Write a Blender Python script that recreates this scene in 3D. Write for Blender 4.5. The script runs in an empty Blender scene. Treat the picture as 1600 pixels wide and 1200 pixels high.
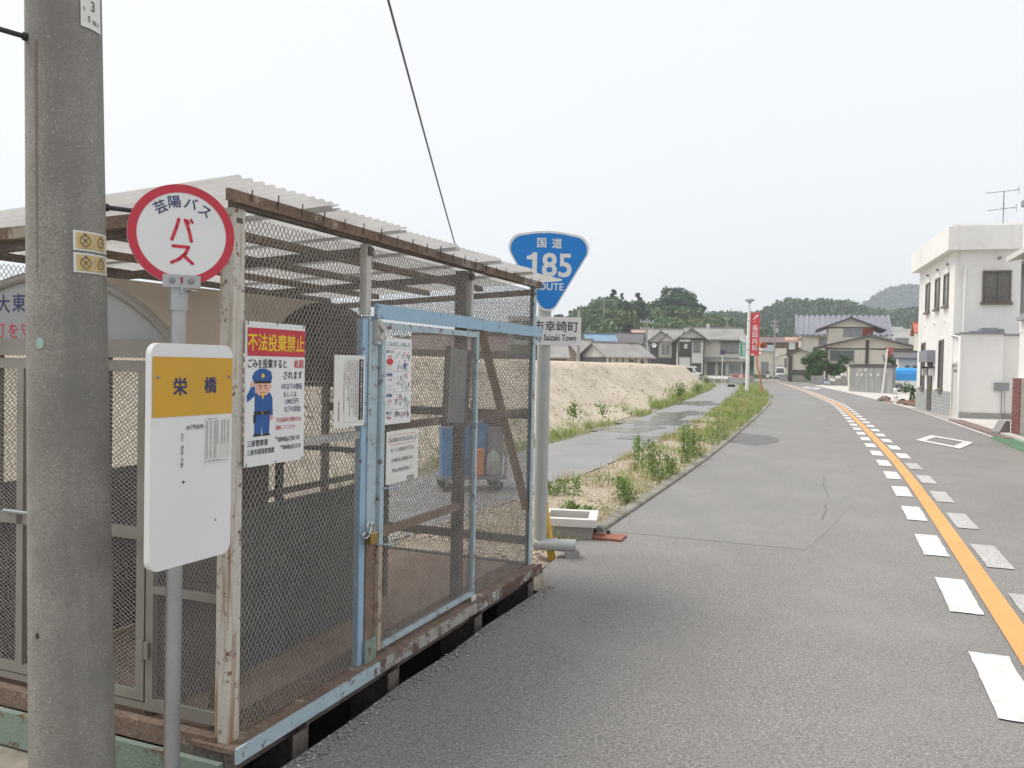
import bpy, math, random
import numpy as np
from mathutils import Matrix, Vector
R = math.radians
scene = bpy.context.scene
COL = scene.collection

# ---------------------------------------------------------------- camera
CAM = Vector((0, 0, 1.6)); FPX = 1300.0; PITCH = math.atan(29 / 1300); ROLL = R(1.15)
cam_data = bpy.data.cameras.new('camera'); cam = bpy.data.objects.new('camera', cam_data); COL.objects.link(cam)
cam_data.sensor_width = 36; cam_data.lens = FPX / 1600 * 36
cam_data.clip_start = 0.05; cam_data.clip_end = 6000
CR = (Matrix.Rotation(R(90) - PITCH, 4, 'X') @ Matrix.Rotation(ROLL, 4, 'Z'))
cam.matrix_world = Matrix.Translation(CAM) @ CR
scene.camera = cam

# ---------------------------------------------------------------- sky and sun (hazy bright day, sun high on the left)
SUN_DIR = Vector((-0.62, 0.16, 1.28)).normalized()
world = bpy.data.worlds.new('World'); scene.world = world; world.use_nodes = True
wn = world.node_tree.nodes; wl = world.node_tree.links
bgn = wn['Background']
sky = wn.new('ShaderNodeTexSky'); sky.sky_type = 'NISHITA'; sky.sun_disc = False
sky.sun_elevation = math.asin(SUN_DIR.z); sky.sun_rotation = math.atan2(SUN_DIR.x, SUN_DIR.y)
sky.air_density = 1.0; sky.dust_density = 5.0; sky.ozone_density = 1.0
hsv = wn.new('ShaderNodeHueSaturation'); hsv.inputs['Saturation'].default_value = 0.35
wl.new(sky.outputs[0], hsv.inputs['Color'])
veil = wn.new('ShaderNodeMixRGB'); veil.inputs[0].default_value = 0.86      # a thick even veil of high cloud
veil.inputs[2].default_value = (7.3, 7.36, 7.65, 1)
wl.new(hsv.outputs[0], veil.inputs[1]); wl.new(veil.outputs[0], bgn.inputs[0])
bgn.inputs[1].default_value = 0.1
sl = bpy.data.lights.new('sun', 'SUN'); sl.energy = 2.2; sl.angle = R(26); sl.color = (1, 0.95, 0.87)
so = bpy.data.objects.new('sun', sl); COL.objects.link(so)
so.rotation_euler = (-SUN_DIR).to_track_quat('-Z', 'Y').to_euler()
scene.view_settings.view_transform = 'Standard'; scene.view_settings.look = 'None'
scene.view_settings.exposure = 0.52; scene.view_settings.gamma = 1; scene.view_settings.use_curve_mapping = False
scene.cycles.use_denoising = True
scene.cycles.max_bounces = 6; scene.cycles.transparent_max_bounces = 8
scene.cycles.volume_bounces = 1
HAZE = 0.0005

# ---------------------------------------------------------------- helpers
def ray(px, py):
    d = CR.to_3x3() @ Vector(((px - 800) / FPX, -(py - 600) / FPX, -1))
    return d
def P(px, py, Y):
    d = ray(px, py); return CAM + d * (Y / d.y)
def G(px, py, z=0.0):
    d = ray(px, py); return CAM + d * ((z - CAM.z) / d.z)

class MB:
    def __init__(s): s.v = []; s.f = []; s.sm = []
    def add(s, vs, fs, smooth=False):
        o = len(s.v); s.v += [tuple(v) for v in vs]
        s.f += [tuple(i + o for i in f) for f in fs]; s.sm += [smooth] * len(fs); return s
    def box(s, a, b, M=None):
        x0, y0, z0 = a; x1, y1, z1 = b
        vs = [(x0, y0, z0), (x1, y0, z0), (x1, y1, z0), (x0, y1, z0), (x0, y0, z1), (x1, y0, z1), (x1, y1, z1), (x0, y1, z1)]
        if M is not None: vs = [M @ Vector(v) for v in vs]
        return s.add(vs, [(0, 3, 2, 1), (4, 5, 6, 7), (0, 1, 5, 4), (1, 2, 6, 5), (2, 3, 7, 6), (3, 0, 4, 7)])
    def bevbox(s, a, b, r=.01, M=None):
        # box with chamfered vertical and horizontal edges
        x0, y0, z0 = a; x1, y1, z1 = b
        def ring(z, i):
            return [(x0 + i + r, y0 + i, z), (x1 - i - r, y0 + i, z), (x1 - i, y0 + i + r, z), (x1 - i, y1 - i - r, z), (x1 - i - r, y1 - i, z), (x0 + i + r, y1 - i, z), (x0 + i, y1 - i - r, z), (x0 + i, y0 + i + r, z)]
        rs = [ring(z0, r), ring(z0 + r, 0), ring(z1 - r, 0), ring(z1, r)]
        vs = [p for q in rs for p in q]
        fs = [tuple(range(7, -1, -1)), tuple(range(24, 32))]
        for k in range(3):
            for i in range(8): fs.append((k * 8 + i, k * 8 + (i + 1) % 8, k * 8 + 8 + (i + 1) % 8, k * 8 + 8 + i))
        if M is not None: vs = [M @ Vector(v) for v in vs]
        return s.add(vs, fs)
    def tube(s, pts, rad, n=10, cap=True, smooth=True):
        pts = [Vector(p) for p in pts]; m = len(pts)
        rad = rad if isinstance(rad, (list, tuple)) else [rad] * m
        vs = []; prev = None
        for i, p in enumerate(pts):
            t = (pts[min(i + 1, m - 1)] - pts[max(i - 1, 0)]).normalized()
            if prev is None:
                a = t.orthogonal().normalized()
            else:
                a = (prev - t * prev.dot(t)).normalized()
            prev = a; b = t.cross(a)
            for k in range(n):
                c = 2 * math.pi * k / n
                vs.append(p + (a * math.cos(c) + b * math.sin(c)) * rad[i])
        fs = []
        for i in range(m - 1):
            for k in range(n):
                fs.append((i * n + k, i * n + (k + 1) % n, (i + 1) * n + (k + 1) % n, (i + 1) * n + k))
        s.add(vs, fs, smooth)
        if cap:
            s.add(vs[:n], [tuple(range(n - 1, -1, -1))]); s.add(vs[-n:], [tuple(range(n))])
        return s
    def bar(s, p, q, w, h, up=(0, 0, 1)):
        p = Vector(p); q = Vector(q); t = (q - p).normalized(); u = Vector(up)
        sd = t.cross(u)
        if sd.length < 1e-4: sd = t.cross(Vector((0, 1, 0)))
        sd.normalize(); u = sd.cross(t)
        vs = []
        for c in (p, q):
            for (i, j) in ((-1, -1), (1, -1), (1, 1), (-1, 1)): vs.append(c + sd * (w / 2 * i) + u * (h / 2 * j))
        return s.add(vs, [(0, 3, 2, 1), (4, 5, 6, 7), (0, 1, 5, 4), (1, 2, 6, 5), (2, 3, 7, 6), (3, 0, 4, 7)])
    def prism(s, poly, z0, z1, M=None):
        n = len(poly); vs = [(x, y, z0) for x, y in poly] + [(x, y, z1) for x, y in poly]
        if M is not None: vs = [M @ Vector(v) for v in vs]
        fs = [tuple(range(n - 1, -1, -1)), tuple(range(n, 2 * n))] + [(i, (i + 1) % n, n + (i + 1) % n, n + i) for i in range(n)]
        return s.add(vs, fs)
    def poly3(s, pts): return s.add(pts, [tuple(range(len(pts)))])
    def lathe(s, prof, n=20, M=None, smooth=True):
        vs = []
        for r, z in prof:
            for k in range(n):
                c = 2 * math.pi * k / n; v = Vector((r * math.cos(c), r * math.sin(c), z)); vs.append(M @ v if M is not None else v)
        fs = [(i * n + k, i * n + (k + 1) % n, (i + 1) * n + (k + 1) % n, (i + 1) * n + k) for i in range(len(prof) - 1) for k in range(n)]
        return s.add(vs, fs, smooth)
    def mesh(s, name):
        me = bpy.data.meshes.new(name); me.from_pydata(s.v, [], s.f)
        if any(s.sm): me.polygons.foreach_set('use_smooth', s.sm)
        me.update(); return me

def obj(name, mb, mat, parent=None, kind=None, label=None):
    me = mb if isinstance(mb, bpy.types.Mesh) else mb.mesh(name)
    if mat is not None and not me.materials: me.materials.append(mat)
    o = bpy.data.objects.new(name, me); COL.objects.link(o)
    if parent is not None: o.parent = parent
    if kind: o['kind'] = kind
    if label: o['label'] = label
    return o
def tag(o, label, cat, group=None):
    o['label'] = label; o['category'] = cat
    if group: o['group'] = group
    return o
def thing(name, label, cat, loc=(0, 0, 0), rz=0.0, group=None):
    o = bpy.data.objects.new(name, None); COL.objects.link(o)
    o.location = loc; o.rotation_euler = (0, 0, rz); o.empty_display_size = .1
    return tag(o, label, cat, group)
def solo(name, mb, mat, label, cat, loc=(0, 0, 0), rz=0.0, group=None):
    o = obj(name, mb, mat); o.location = loc; o.rotation_euler = (0, 0, rz); return tag(o, label, cat, group)
def struct(name, mb, mat, parent=None):
    o = obj(name, mb, mat, parent)
    if parent is None: o['kind'] = 'structure'
    return o
def npmesh(name, V, F):
    V = np.asarray(V, dtype=np.float32).reshape(-1, 3); F = np.asarray(F, dtype=np.int32); k = F.shape[1]
    me = bpy.data.meshes.new(name); me.vertices.add(len(V)); me.vertices.foreach_set('co', V.ravel())
    me.loops.add(F.size); me.loops.foreach_set('vertex_index', F.ravel())
    me.polygons.add(len(F)); me.polygons.foreach_set('loop_start', np.arange(0, F.size, k, dtype=np.int32))
    me.polygons.foreach_set('loop_total', np.full(len(F), k, dtype=np.int32))
    me.update(calc_edges=True); return me

# ---------------------------------------------------------------- text
_tc = {}
def text2d(s, size=1.0, bold=0.0, align='CENTER', sx=1.0):
    key = (s, bold)
    if key not in _tc:
        c = bpy.data.curves.new('glyphs', 'FONT'); c.body = s; c.size = 1; c.resolution_u = 3; c.offset = bold
        o = bpy.data.objects.new('glyphs', c); COL.objects.link(o); bpy.context.view_layer.update()
        ev = o.evaluated_get(bpy.context.evaluated_depsgraph_get()); m = ev.to_mesh()
        _tc[key] = ([(v.co.x, v.co.y) for v in m.vertices], [tuple(p.vertices) for p in m.polygons])
        ev.to_mesh_clear(); bpy.data.objects.remove(o); bpy.data.curves.remove(c)
    vs, fs = _tc[key]
    if not vs: return [], []
    xs = [v[0] for v in vs]; ys = [v[1] for v in vs]
    cx = {'CENTER': (min(xs) + max(xs)) / 2, 'LEFT': min(xs), 'RIGHT': max(xs)}[align]; cy = (min(ys) + max(ys)) / 2
    return [((x - cx) * size * sx, (y - cy) * size) for x, y in vs], fs
class Flat:
    """flat print: 2D shapes at (x, y) mapped on to the plane y = -off of the sign (x right, z up)"""
    def __init__(s, off=.002): s.mb = MB(); s.off = off
    def _m(s, x, y): return (x, -s.off, y)
    def poly(s, pts): s.mb.add([s._m(*p) for p in pts], [tuple(range(len(pts)))]); return s
    def rect(s, x0, y0, x1, y1): return s.poly([(x0, y0), (x1, y0), (x1, y1), (x0, y1)])
    def frame(s, x0, y0, x1, y1, w):
        return s.rect(x0, y0, x1, y0 + w).rect(x0, y1 - w, x1, y1).rect(x0, y0 + w, x0 + w, y1 - w).rect(x1 - w, y0 + w, x1, y1 - w)
    def disc(s, x, y, r, ry=None, n=28):
        ry = ry or r; return s.poly([(x + r * math.cos(2 * math.pi * k / n), y + ry * math.sin(2 * math.pi * k / n)) for k in range(n)])
    def ring(s, x, y, r0, r1, n=48):
        a = [2 * math.pi * k / n for k in range(n)]
        vs = [s._m(x + r0 * math.cos(t), y + r0 * math.sin(t)) for t in a] + [s._m(x + r1 * math.cos(t), y + r1 * math.sin(t)) for t in a]
        s.mb.add(vs, [(k, (k + 1) % n, n + (k + 1) % n, n + k) for k in range(n)]); return s
    def text(s, t, x, y, size, bold=.0, align='CENTER', sx=1.0, rot=0.0):
        vs, fs = text2d(t, size, 0.0, align, sx); c, d = math.cos(rot), math.sin(rot); o0 = s.off
        q = bold * size * .8
        for k, (ex, ey) in enumerate(((-q, -q), (q, -q), (q, q), (-q, q)) if bold else ((0, 0),)):   # heavier strokes: four close passes
            s.off = o0 + k * .00012
            s.mb.add([s._m(x + ex + a * c - b * d, y + ey + a * d + b * c) for a, b in vs], fs)
        s.off = o0; return s
    def line(s, x0, y0, x1, y1, w):
        d = Vector((x1 - x0, y1 - y0)); n = Vector((-d.y, d.x)).normalized() * w / 2
        return s.poly([(x0 - n.x, y0 - n.y), (x1 - n.x, y1 - n.y), (x1 + n.x, y1 + n.y), (x0 + n.x, y0 + n.y)])

# ---------------------------------------------------------------- materials
def mat(name, col, rough=.7, var=.15, scale=6.0, fine=.12, fscale=120.0, bump=.0, bscale=80.0, metal=0.0, spec=.4,
        rust=None, stain=None, island=0.0, trans=0.0, alpha=None, streak=None, along=None, speck=None, fr=.25, cells=None):
    m = bpy.data.materials.new(name); m.use_nodes = True; n = m.node_tree.nodes; l = m.node_tree.links
    b = n['Principled BSDF']; b.inputs['Roughness'].default_value = rough; b.inputs['Metallic'].default_value = metal
    b.inputs['Specular IOR Level'].default_value = spec
    geo = n.new('ShaderNodeNewGeometry')
    def noise(sc, det=4, ro=.55, vec=None):
        t = n.new('ShaderNodeTexNoise'); t.inputs['Scale'].default_value = sc; t.inputs['Detail'].default_value = det; t.inputs['Roughness'].default_value = ro
        l.new(vec or geo.outputs['Position'], t.inputs['Vector']); return t.outputs['Fac']
    def mapr(src, a, b_, c, d):
        t = n.new('ShaderNodeMapRange'); t.inputs[1].default_value = a; t.inputs[2].default_value = b_; t.inputs[3].default_value = c; t.inputs[4].default_value = d
        l.new(src, t.inputs[0]); return t.outputs[0]
    def mul(x, y):
        t = n.new('ShaderNodeMath'); t.operation = 'MULTIPLY'; l.new(x, t.inputs[0])
        if isinstance(y, (int, float)): t.inputs[1].default_value = y
        else: l.new(y, t.inputs[1])
        return t.outputs[0]
    k = mapr(noise(scale), .25, .75, 1 - var, 1 + var)
    if fine: k = mul(k, mapr(noise(fscale, 2), .5 - fr, .5 + fr, 1 - fine, 1 + fine))
    if cells:                       # (scale, amount): single stones of lighter and darker aggregate
        vo = n.new('ShaderNodeTexVoronoi'); vo.inputs['Scale'].default_value = cells[0]; l.new(geo.outputs['Position'], vo.inputs['Vector'])
        sp = n.new('ShaderNodeSeparateColor'); l.new(vo.outputs['Color'], sp.inputs[0]); k = mul(k, mapr(sp.outputs[0], 0, 1, 1 - cells[1], 1 + cells[1]))
    if island: k = mul(k, mapr(geo.outputs['Random Per Island'], 0, 1, 1 - island, 1 + island))
    rgb = n.new('ShaderNodeVectorMath'); rgb.operation = 'SCALE'; rgb.inputs[0].default_value = col[:3]; l.new(k, rgb.inputs['Scale'])
    cur = rgb.outputs[0]
    def mixin(fac, c2):
        t = n.new('ShaderNodeMixRGB'); l.new(fac, t.inputs[0]); l.new(cur, t.inputs[1]); t.inputs[2].default_value = (*c2[:3], 1); return t.outputs[0]
    if stain:                       # (colour, lo, hi, scale): soft irregular patches of dirt or a second colour
        cur = mixin(mapr(noise(stain[3], 6, .65), stain[1], stain[2], 0, 1), stain[0])
    if streak:                      # (colour, lo, hi, horizontal scale): runs down the surface
        mp = n.new('ShaderNodeMapping'); mp.inputs['Scale'].default_value = (streak[3], streak[3], streak[3] * .06); l.new(geo.outputs['Position'], mp.inputs[0])
        cur = mixin(mapr(noise(1, 5, .6, mp.outputs[0]), streak[1], streak[2], 0, 1), streak[0])
    if along:                       # (colour, lo, hi): wear drawn out along the road
        mp = n.new('ShaderNodeMapping'); mp.inputs['Rotation'].default_value = (0, 0, R(20)); mp.inputs['Scale'].default_value = (1.3, .06, 1); l.new(geo.outputs['Position'], mp.inputs[0])
        cur = mixin(mapr(noise(1, 5, .6, mp.outputs[0]), along[1], along[2], 0, 1), along[0])
    if speck:                       # (colour, lo, hi, scale): pale stones in the surface
        cur = mixin(mapr(noise(speck[3], 1, .5), speck[1], speck[2], 0, 1), speck[0])
    if rust:                        # (lo, hi, scale, [colour]) flaking rust with a ragged edge
        rf = mapr(noise(rust[2], 8, .7), rust[0], rust[1], 0, 1)
        rc = rust[3] if len(rust) > 3 else (.16, .07, .035)
        t = n.new('ShaderNodeMixRGB'); l.new(noise(rust[2] * 6, 4), t.inputs[0]); t.inputs[1].default_value = (*[c * .45 for c in rc], 1); t.inputs[2].default_value = (*[min(1, c * 1.7) for c in rc], 1)
        u = n.new('ShaderNodeMixRGB'); l.new(rf, u.inputs[0]); l.new(cur, u.inputs[1]); l.new(t.outputs[0], u.inputs[2]); cur = u.outputs[0]
        l.new(mapr(rf, 0, 1, rough, .92), b.inputs['Roughness'])
    l.new(cur, b.inputs['Base Color'])
    if bump:
        bp = n.new('ShaderNodeBump'); bp.inputs['Strength'].default_value = bump; bp.inputs['Distance'].default_value = .01
        l.new(noise(bscale, 5, .6), bp.inputs['Height']); l.new(bp.outputs[0], b.inputs['Normal'])
    if trans:
        tr = n.new('ShaderNodeBsdfTranslucent'); l.new(cur, tr.inputs[0]); mx = n.new('ShaderNodeMixShader'); mx.inputs[0].default_value = trans
        l.new(b.outputs[0], mx.inputs[1]); l.new(tr.outputs[0], mx.inputs[2]); l.new(mx.outputs[0], n['Material Output'].inputs[0])
    return m
# ---------------------------------------------------------------- material library
asph = mat('old_asphalt', (.205, .198, .189), .85, .10, .35, .20, 60, 0, 150, fr=.14, cells=(200, .36), stain=((.255, .242, .226), .50, .80, .6), along=((.185, .18, .173), .48, .85), speck=((.60, .58, .55), .67, .73, 140))
asph2 = mat('newer_asphalt', (.216, .211, .205), .85, .07, .5, .16, 60, 0, 150, fr=.14, cells=(200, .30), stain=((.252, .245, .236), .50, .78, .5), along=((.195, .193, .19), .48, .85))
asph_patch = mat('dark_asphalt', (.15, .148, .148), .9, .12, 2, .3, 110, .5, 240)
asph_path = mat('path_asphalt', (.225, .225, .228), .55, .14, .8, .22, 150, .25, 200, spec=.5, stain=((.33, .30, .26), .56, .72, .9))
wet = mat('wet_asphalt', (.10, .10, .105), .14, .2, 1.5, .15, 120, spec=.6)
gravel = mat('pale_gravel', (.40, .34, .27), .95, .25, 1.2, .5, 50, .9, 60, stain=((.22, .175, .12), .46, .70, 2.4))
soil = mat('decomposed_granite', (.53, .47, .375), .95, .14, .45, .24, 22, 1.0, 14, stain=((.38, .31, .23), .50, .76, 1.1), streak=((.41, .34, .26), .50, .74, 2.2))
earth = mat('bare_earth', (.26, .235, .19), .95, .25, .06, .3, 9, stain=((.16, .18, .085), .45, .65, .08))
conc = mat('concrete', (.33, .32, .30), .9, .14, 2, .15, 90, .4, 120, stain=((.22, .21, .19), .55, .78, 3))
conc_light = mat('light_concrete', (.52, .50, .46), .9, .12, 1, .14, 60, .35, 100, stain=((.36, .33, .28), .52, .74, .8))
conc_wall = mat('weathered_concrete', (.30, .30, .295), .9, .14, 1, .15, 40, .3, 60, streak=((.17, .165, .16), .45, .75, 3.0))
pole_conc = mat('pole_concrete', (.31, .295, .265), .92, .12, 4, .22, 120, .5, 210, stain=((.215, .205, .188), .42, .72, 3.0), cells=(260, .16), speck=((.46, .44, .40), .69, .75, 140), streak=((.20, .192, .178), .48, .76, 7))
wpaint = mat('road_paint_white', (.66, .655, .64), .7, .10, 3, .16, 110, .08, 160, stain=((.46, .45, .435), .48, .74, 9), rust=(.64, .74, 34, (.25, .24, .23)))
wpaint_worn = mat('worn_road_paint', (.60, .60, .59), .8, .08, 5, .1, 150, .08, 200, stain=((.30, .292, .283), .36, .62, 55), along=((.38, .37, .36), .45, .62))
opaint = mat('road_paint_orange', (.66, .33, .115), .7, .10, 1.5, .16, 150, .08, 200, rust=(.69, .75, 14, (.25, .21, .18)))
white = mat('white_paint', (.76, .76, .74), .45, .04, 4, .02, 90)
white_dirty = mat('dirty_white', (.64, .63, .60), .6, .10, 3, .05, 80, stain=((.45, .42, .37), .58, .8, 2.5))
signwhite = mat('sign_white', (.74, .75, .76), .35, .03, 5, .01, 100)
paper = mat('paper', (.72, .72, .69), .6, .04, 9, .02, 100)
red = mat('sign_red', (.52, .035, .06), .4, .04, 6, .02, 90)
navy = mat('navy_ink', (.028, .045, .14), .5, .05, 9, .0)
black = mat('black_ink', (.025, .025, .028), .5, .05, 9, .0)
yellow = mat('sign_yellow', (.60, .34, .035), .42, .04, 6, .02, 90)
yellow_ink = mat('yellow_ink', (.80, .55, .03), .45, .03, 6, .0)
blue_ink = mat('blue_ink', (.02, .10, .34), .5, .05, 9, .0)
skin_ink = mat('skin_ink', (.75, .42, .33), .5, .03, 9, .0)
redink = mat('red_ink', (.60, .04, .07), .5, .05, 9, .0)
greenink = mat('green_ink', (.06, .30, .22), .5, .05, 9, .0)
grayink = mat('grey_ink', (.14, .14, .16), .5, .05, 9, .0)
routeblue = mat('route_blue', (.004, .20, .60), .35, .04, 6, .02, 90)
reflectw = mat('reflective_white', (.72, .72, .70), .35, .03, 6, .02, 90)
galv = mat('galvanised_steel', (.40, .41, .42), .42, .08, 8, .06, 120, metal=.75)
galv_dull = mat('dull_grey_pipe', (.42, .44, .43), .6, .08, 4, .05, 90, rust=(.66, .74, 9))
rusty = mat('rusty_steel', (.21, .15, .115), .9, .30, 5, .3, 60, .6, 90, stain=((.42, .37, .30), .58, .66, 7))
rusty_dark = mat('dark_rusty_steel', (.155, .13, .112), .9, .3, 6, .3, 60, .5, 90)
cream_rust = mat('cream_paint_rust', (.56, .54, .48), .6, .08, 5, .06, 90, .4, 80, rust=(.57, .66, 20), streak=((.33, .19, .11), .50, .66, 34))
grey_paint = mat('grey_white_paint', (.50, .495, .47), .6, .08, 5, .06, 90, rust=(.60, .68, 10))
blue_paint = mat('light_blue_paint', (.30, .46, .60), .5, .07, 6, .05, 90, .3, 70, rust=(.61, .66, 14))
blue_rust = mat('blue_paint_flaking', (.40, .51, .56), .6, .08, 6, .05, 90, .5, 70, rust=(.55, .64, 17, (.17, .10, .075)))
green_rust = mat('green_paint_flaking', (.235, .30, .25), .7, .12, 6, .08, 90, .5, 70, rust=(.56, .64, 10))
brown_rust = mat('brown_primer', (.185, .145, .125), .85, .25, 6, .15, 90, .5, 70, stain=((.34, .315, .28), .52, .64, 6), rust=(.62, .68, 12))
wire = mat('expanded_metal', (.36, .345, .32), .6, .18, 9, .1, 120, metal=.35)
wire_dark = mat('expanded_metal_aged', (.32, .295, .265), .7, .18, 9, .1, 120, metal=.2)
alu = mat('dull_aluminium', (.29, .275, .245), .5, .10, 4, .06, 90, metal=.25, stain=((.24, .22, .185), .5, .72, 5))
plate_grey = mat('grey_sheet', (.36, .365, .365), .6, .06, 2.5, .03, 80, streak=((.27, .27, .265), .5, .75, 8))
plate_dark = mat('dark_sheet', (.14, .135, .13), .7, .12, 3, .06, 60)
tan_sheet = mat('tan_plastic_sheet', (.60, .52, .42), .6, .06, 2, .03, 60, trans=.5)
pvc = mat('corrugated_pvc', (.60, .595, .585), .5, .08, 1.6, .05, 60, trans=.55, stain=((.43, .41, .38), .46, .74, 1.8))
ply = mat('worn_plywood', (.40, .285, .22), .85, .16, 2, .15, 60, .3, 60, stain=((.28, .20, .155), .48, .70, 3))
wood = mat('brown_timber', (.27, .15, .075), .8, .2, 4, .15, 50)
iron = mat('black_iron', (.035, .035, .04), .6, .2, 10, .1, 90)
brass = mat('brass', (.42, .30, .11), .35, .1, 30, .0, metal=.9)
chrome = mat('chrome', (.65, .65, .66), .15, .02, 10, .0, metal=1)
cable_m = mat('cable_sheath', (.10, .10, .11), .6, .1, 10, .0)
teal = mat('teal_plug', (.32, .50, .42), .6, .1, 60, .1, 200)
sticker_yel = mat('sticker_yellow', (.62, .46, .19), .55, .08, 40, .05, 200)
bluebin = mat('blue_plastic', (.055, .26, .56), .5, .12, 6, .06, 60)
orangem = mat('orange_sheet', (.82, .28, .09), .6, .1, 12, .06, 60)
greybag = mat('grey_sack', (.42, .45, .43), .7, .18, 14, .1, 60)
greymetal = mat('grey_steel', (.26, .26, .29), .6, .12, 6, .06, 60)
rubber = mat('rubber', (.03, .03, .032), .8, .1, 20, .05, 60)
yellowpost = mat('yellow_stake', (.66, .42, .06), .6, .12, 8, .08, 60, rust=(.66, .72, 12))
rustplate = mat('rust_red_plate', (.27, .12, .085), .9, .18, 10, .12, 90, .4, 80)
# buildings
w_white = mat('white_render', (.80, .79, .765), .85, .05, .6, .05, 30, .3, 60, stain=((.68, .665, .635), .52, .80, .45), streak=((.56, .545, .51), .56, .86, 2.4))
w_cream = mat('cream_render', (.72, .68, .58), .85, .05, .5, .05, 20, streak=((.50, .46, .38), .60, .82, 1.2))
w_old = mat('old_grey_render', (.60, .58, .53), .9, .08, .5, .06, 15, streak=((.33, .315, .29), .52, .80, .9))
w_dark = mat('dark_boards', (.10, .095, .095), .8, .18, 1, .12, 20)
w_brown = mat('brown_boards', (.20, .135, .10), .8, .18, 1, .12, 20)
trim = mat('dark_timber_trim', (.085, .072, .065), .8, .15, 2, .1, 30)
r_grey = mat('grey_roof', (.27, .262, .25), .8, .12, .5, .10, 12, stain=((.19, .18, .165), .5, .72, .7))
r_tile = mat('blue_grey_tile', (.23, .24, .275), .55, .12, .8, .10, 12)
r_brown = mat('brown_roof', (.16, .11, .105), .75, .12, .8, .10, 12)
r_dark = mat('dark_roof', (.12, .115, .12), .7, .12, .8, .10, 12)
r_blue = mat('blue_sheet_roof', (.17, .27, .38), .6, .12, .6, .08, 12)
r_red = mat('red_tile', (.42, .13, .08), .7, .12, .8, .10, 12)
r_pink = mat('faded_red_roof', (.45, .30, .24), .8, .12, .8, .10, 12)
glass = mat('window_glass', (.11, .12, .125), .08, .25, .8, .0, 30, spec=.7)
glass_pale = mat('curtained_glass', (.24, .25, .245), .15, .25, 1.5, .0, 30, spec=.6)
frame_m = mat('aluminium_frame', (.33, .33, .33), .5, .08, 4, .0)
frame_dk = mat('bronze_frame', (.17, .145, .125), .5, .08, 4, .0)
brick_red = mat('red_brick', (.215, .075, .065), .7, .18, 7, .10, 60, .3, 60)
mortar = mat('mortar', (.55, .52, .48), .9, .1, 6, .1, 60)
brick_grey = mat('grey_brick_tile', (.40, .405, .40), .8, .12, 3, .06, 40)
shutter_m = mat('roller_shutter', (.42, .36, .27), .6, .06, 3, .03, 40)
redpanel = mat('dark_red_panel', (.27, .045, .035), .6, .1, 3, .05, 30)
tarp = mat('blue_tarpaulin', (.03, .30, .72), .45, .08, 3, .05, 30, .4, 12)
carwhite = mat('car_white', (.74, .74, .74), .2, .02, 3, .0, spec=.6)
carglass = mat('car_glass', (.05, .06, .065), .05, .1, 3, .0, spec=.8)
hub = mat('wheel_rim', (.45, .45, .46), .35, .05, 9, .0, metal=.6)
bannerred = mat('banner_red', (.70, .06, .07), .6, .04, 3, .02, 30)
bannergreen = mat('banner_green', (.02, .36, .17), .6, .04, 3, .02, 30)
orangepost = mat('orange_post_paint', (.58, .19, .075), .55, .1, 4, .06, 40, rust=(.68, .76, 8))
mirror_m = mat('mirror_face', (.80, .82, .84), .03, .0, 3, .0, metal=1)
darkblue = mat('sign_dark_blue', (.07, .06, .18), .5, .05, 5, .0)
greenmat = mat('green_mat', (.10, .20, .12), .9, .12, 3, .2, 90, .4, 120)
gratem = mat('rusty_grating', (.21, .155, .145), .85, .18, 5, .15, 60, .5, 60)
rockm = mat('reddish_rock', (.20, .135, .115), .9, .25, 4, .2, 30, .8, 20)
terra = mat('terracotta', (.44, .17, .09), .8, .1, 9, .06, 50)
# plants
leaf_hill = mat('hill_foliage', (.095, .165, .07), .8, .42, .13, .0, island=.45, trans=.15, stain=((.15, .19, .07), .48, .62, .09))
leaf_mid = mat('wooded_slope_foliage', (.05, .10, .05), .8, .35, .09, .0, island=.4, stain=((.060, .092, .040), .52, .68, .04))
leaf_far = mat('mountain_foliage', (.036, .062, .038), .85, .3, .02, .0, island=.3)
leaf_dark = mat('broadleaf_dark', (.052, .100, .046), .7, .35, .5, .0, island=.4, trans=.12)
leaf_pine = mat('pine_needles', (.026, .050, .024), .8, .3, .6, .0, island=.35)
leaf_bright = mat('shrub_green', (.075, .155, .045), .7, .3, 1.2, .0, island=.4, trans=.2)
grass_m = mat('verge_grass', (.25, .33, .095), .7, .30, 1.1, .0, island=.40, trans=.35, stain=((.50, .44, .23), .50, .64, 1.3))
weed_m = mat('tall_weed', (.185, .275, .085), .7, .25, 3, .0, island=.35, trans=.3)
straw_m = mat('dry_grass', (.42, .34, .17), .8, .2, 2, .0, island=.3, trans=.2)
bark = mat('bark', (.07, .055, .04), .9, .3, 3, .2, 20)
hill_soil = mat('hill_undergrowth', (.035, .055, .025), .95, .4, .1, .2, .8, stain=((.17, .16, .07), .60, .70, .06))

# ---------------------------------------------------------------- ground, road, path
CL = [(-2.95, -10), (1.10, 0), (2.94, 4.55), (4.60, 8.8), (6.34, 13.26), (9.38, 21.7), (12.65, 30.9), (16.01, 40.6), (21.9, 60.6), (31.4, 94.5), (36.3, 114), (39.4, 130), (40.6, 141), (39.5, 149), (34, 155), (22, 159)]
def smooth_line(pts, step):
    pts = np.array(pts, float); t = np.concatenate([[0], np.cumsum(np.hypot(*np.diff(pts, axis=0).T))])
    n = int(t[-1] / step); s = np.linspace(0, t[-1], n + 1)
    q = np.stack([np.interp(s, t, pts[:, 0]), np.interp(s, t, pts[:, 1])], 1)
    k = max(1, int(4 / step)); w = np.hanning(2 * k + 3)[1:-1]; w /= w.sum()
    for _ in range(2):
        e = np.pad(q, ((k, k), (0, 0)), mode='reflect', reflect_type='odd')
        q = np.stack([np.convolve(e[:, i], w, 'valid') for i in (0, 1)], 1)
    return q
RC = smooth_line(CL, .5)
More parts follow.
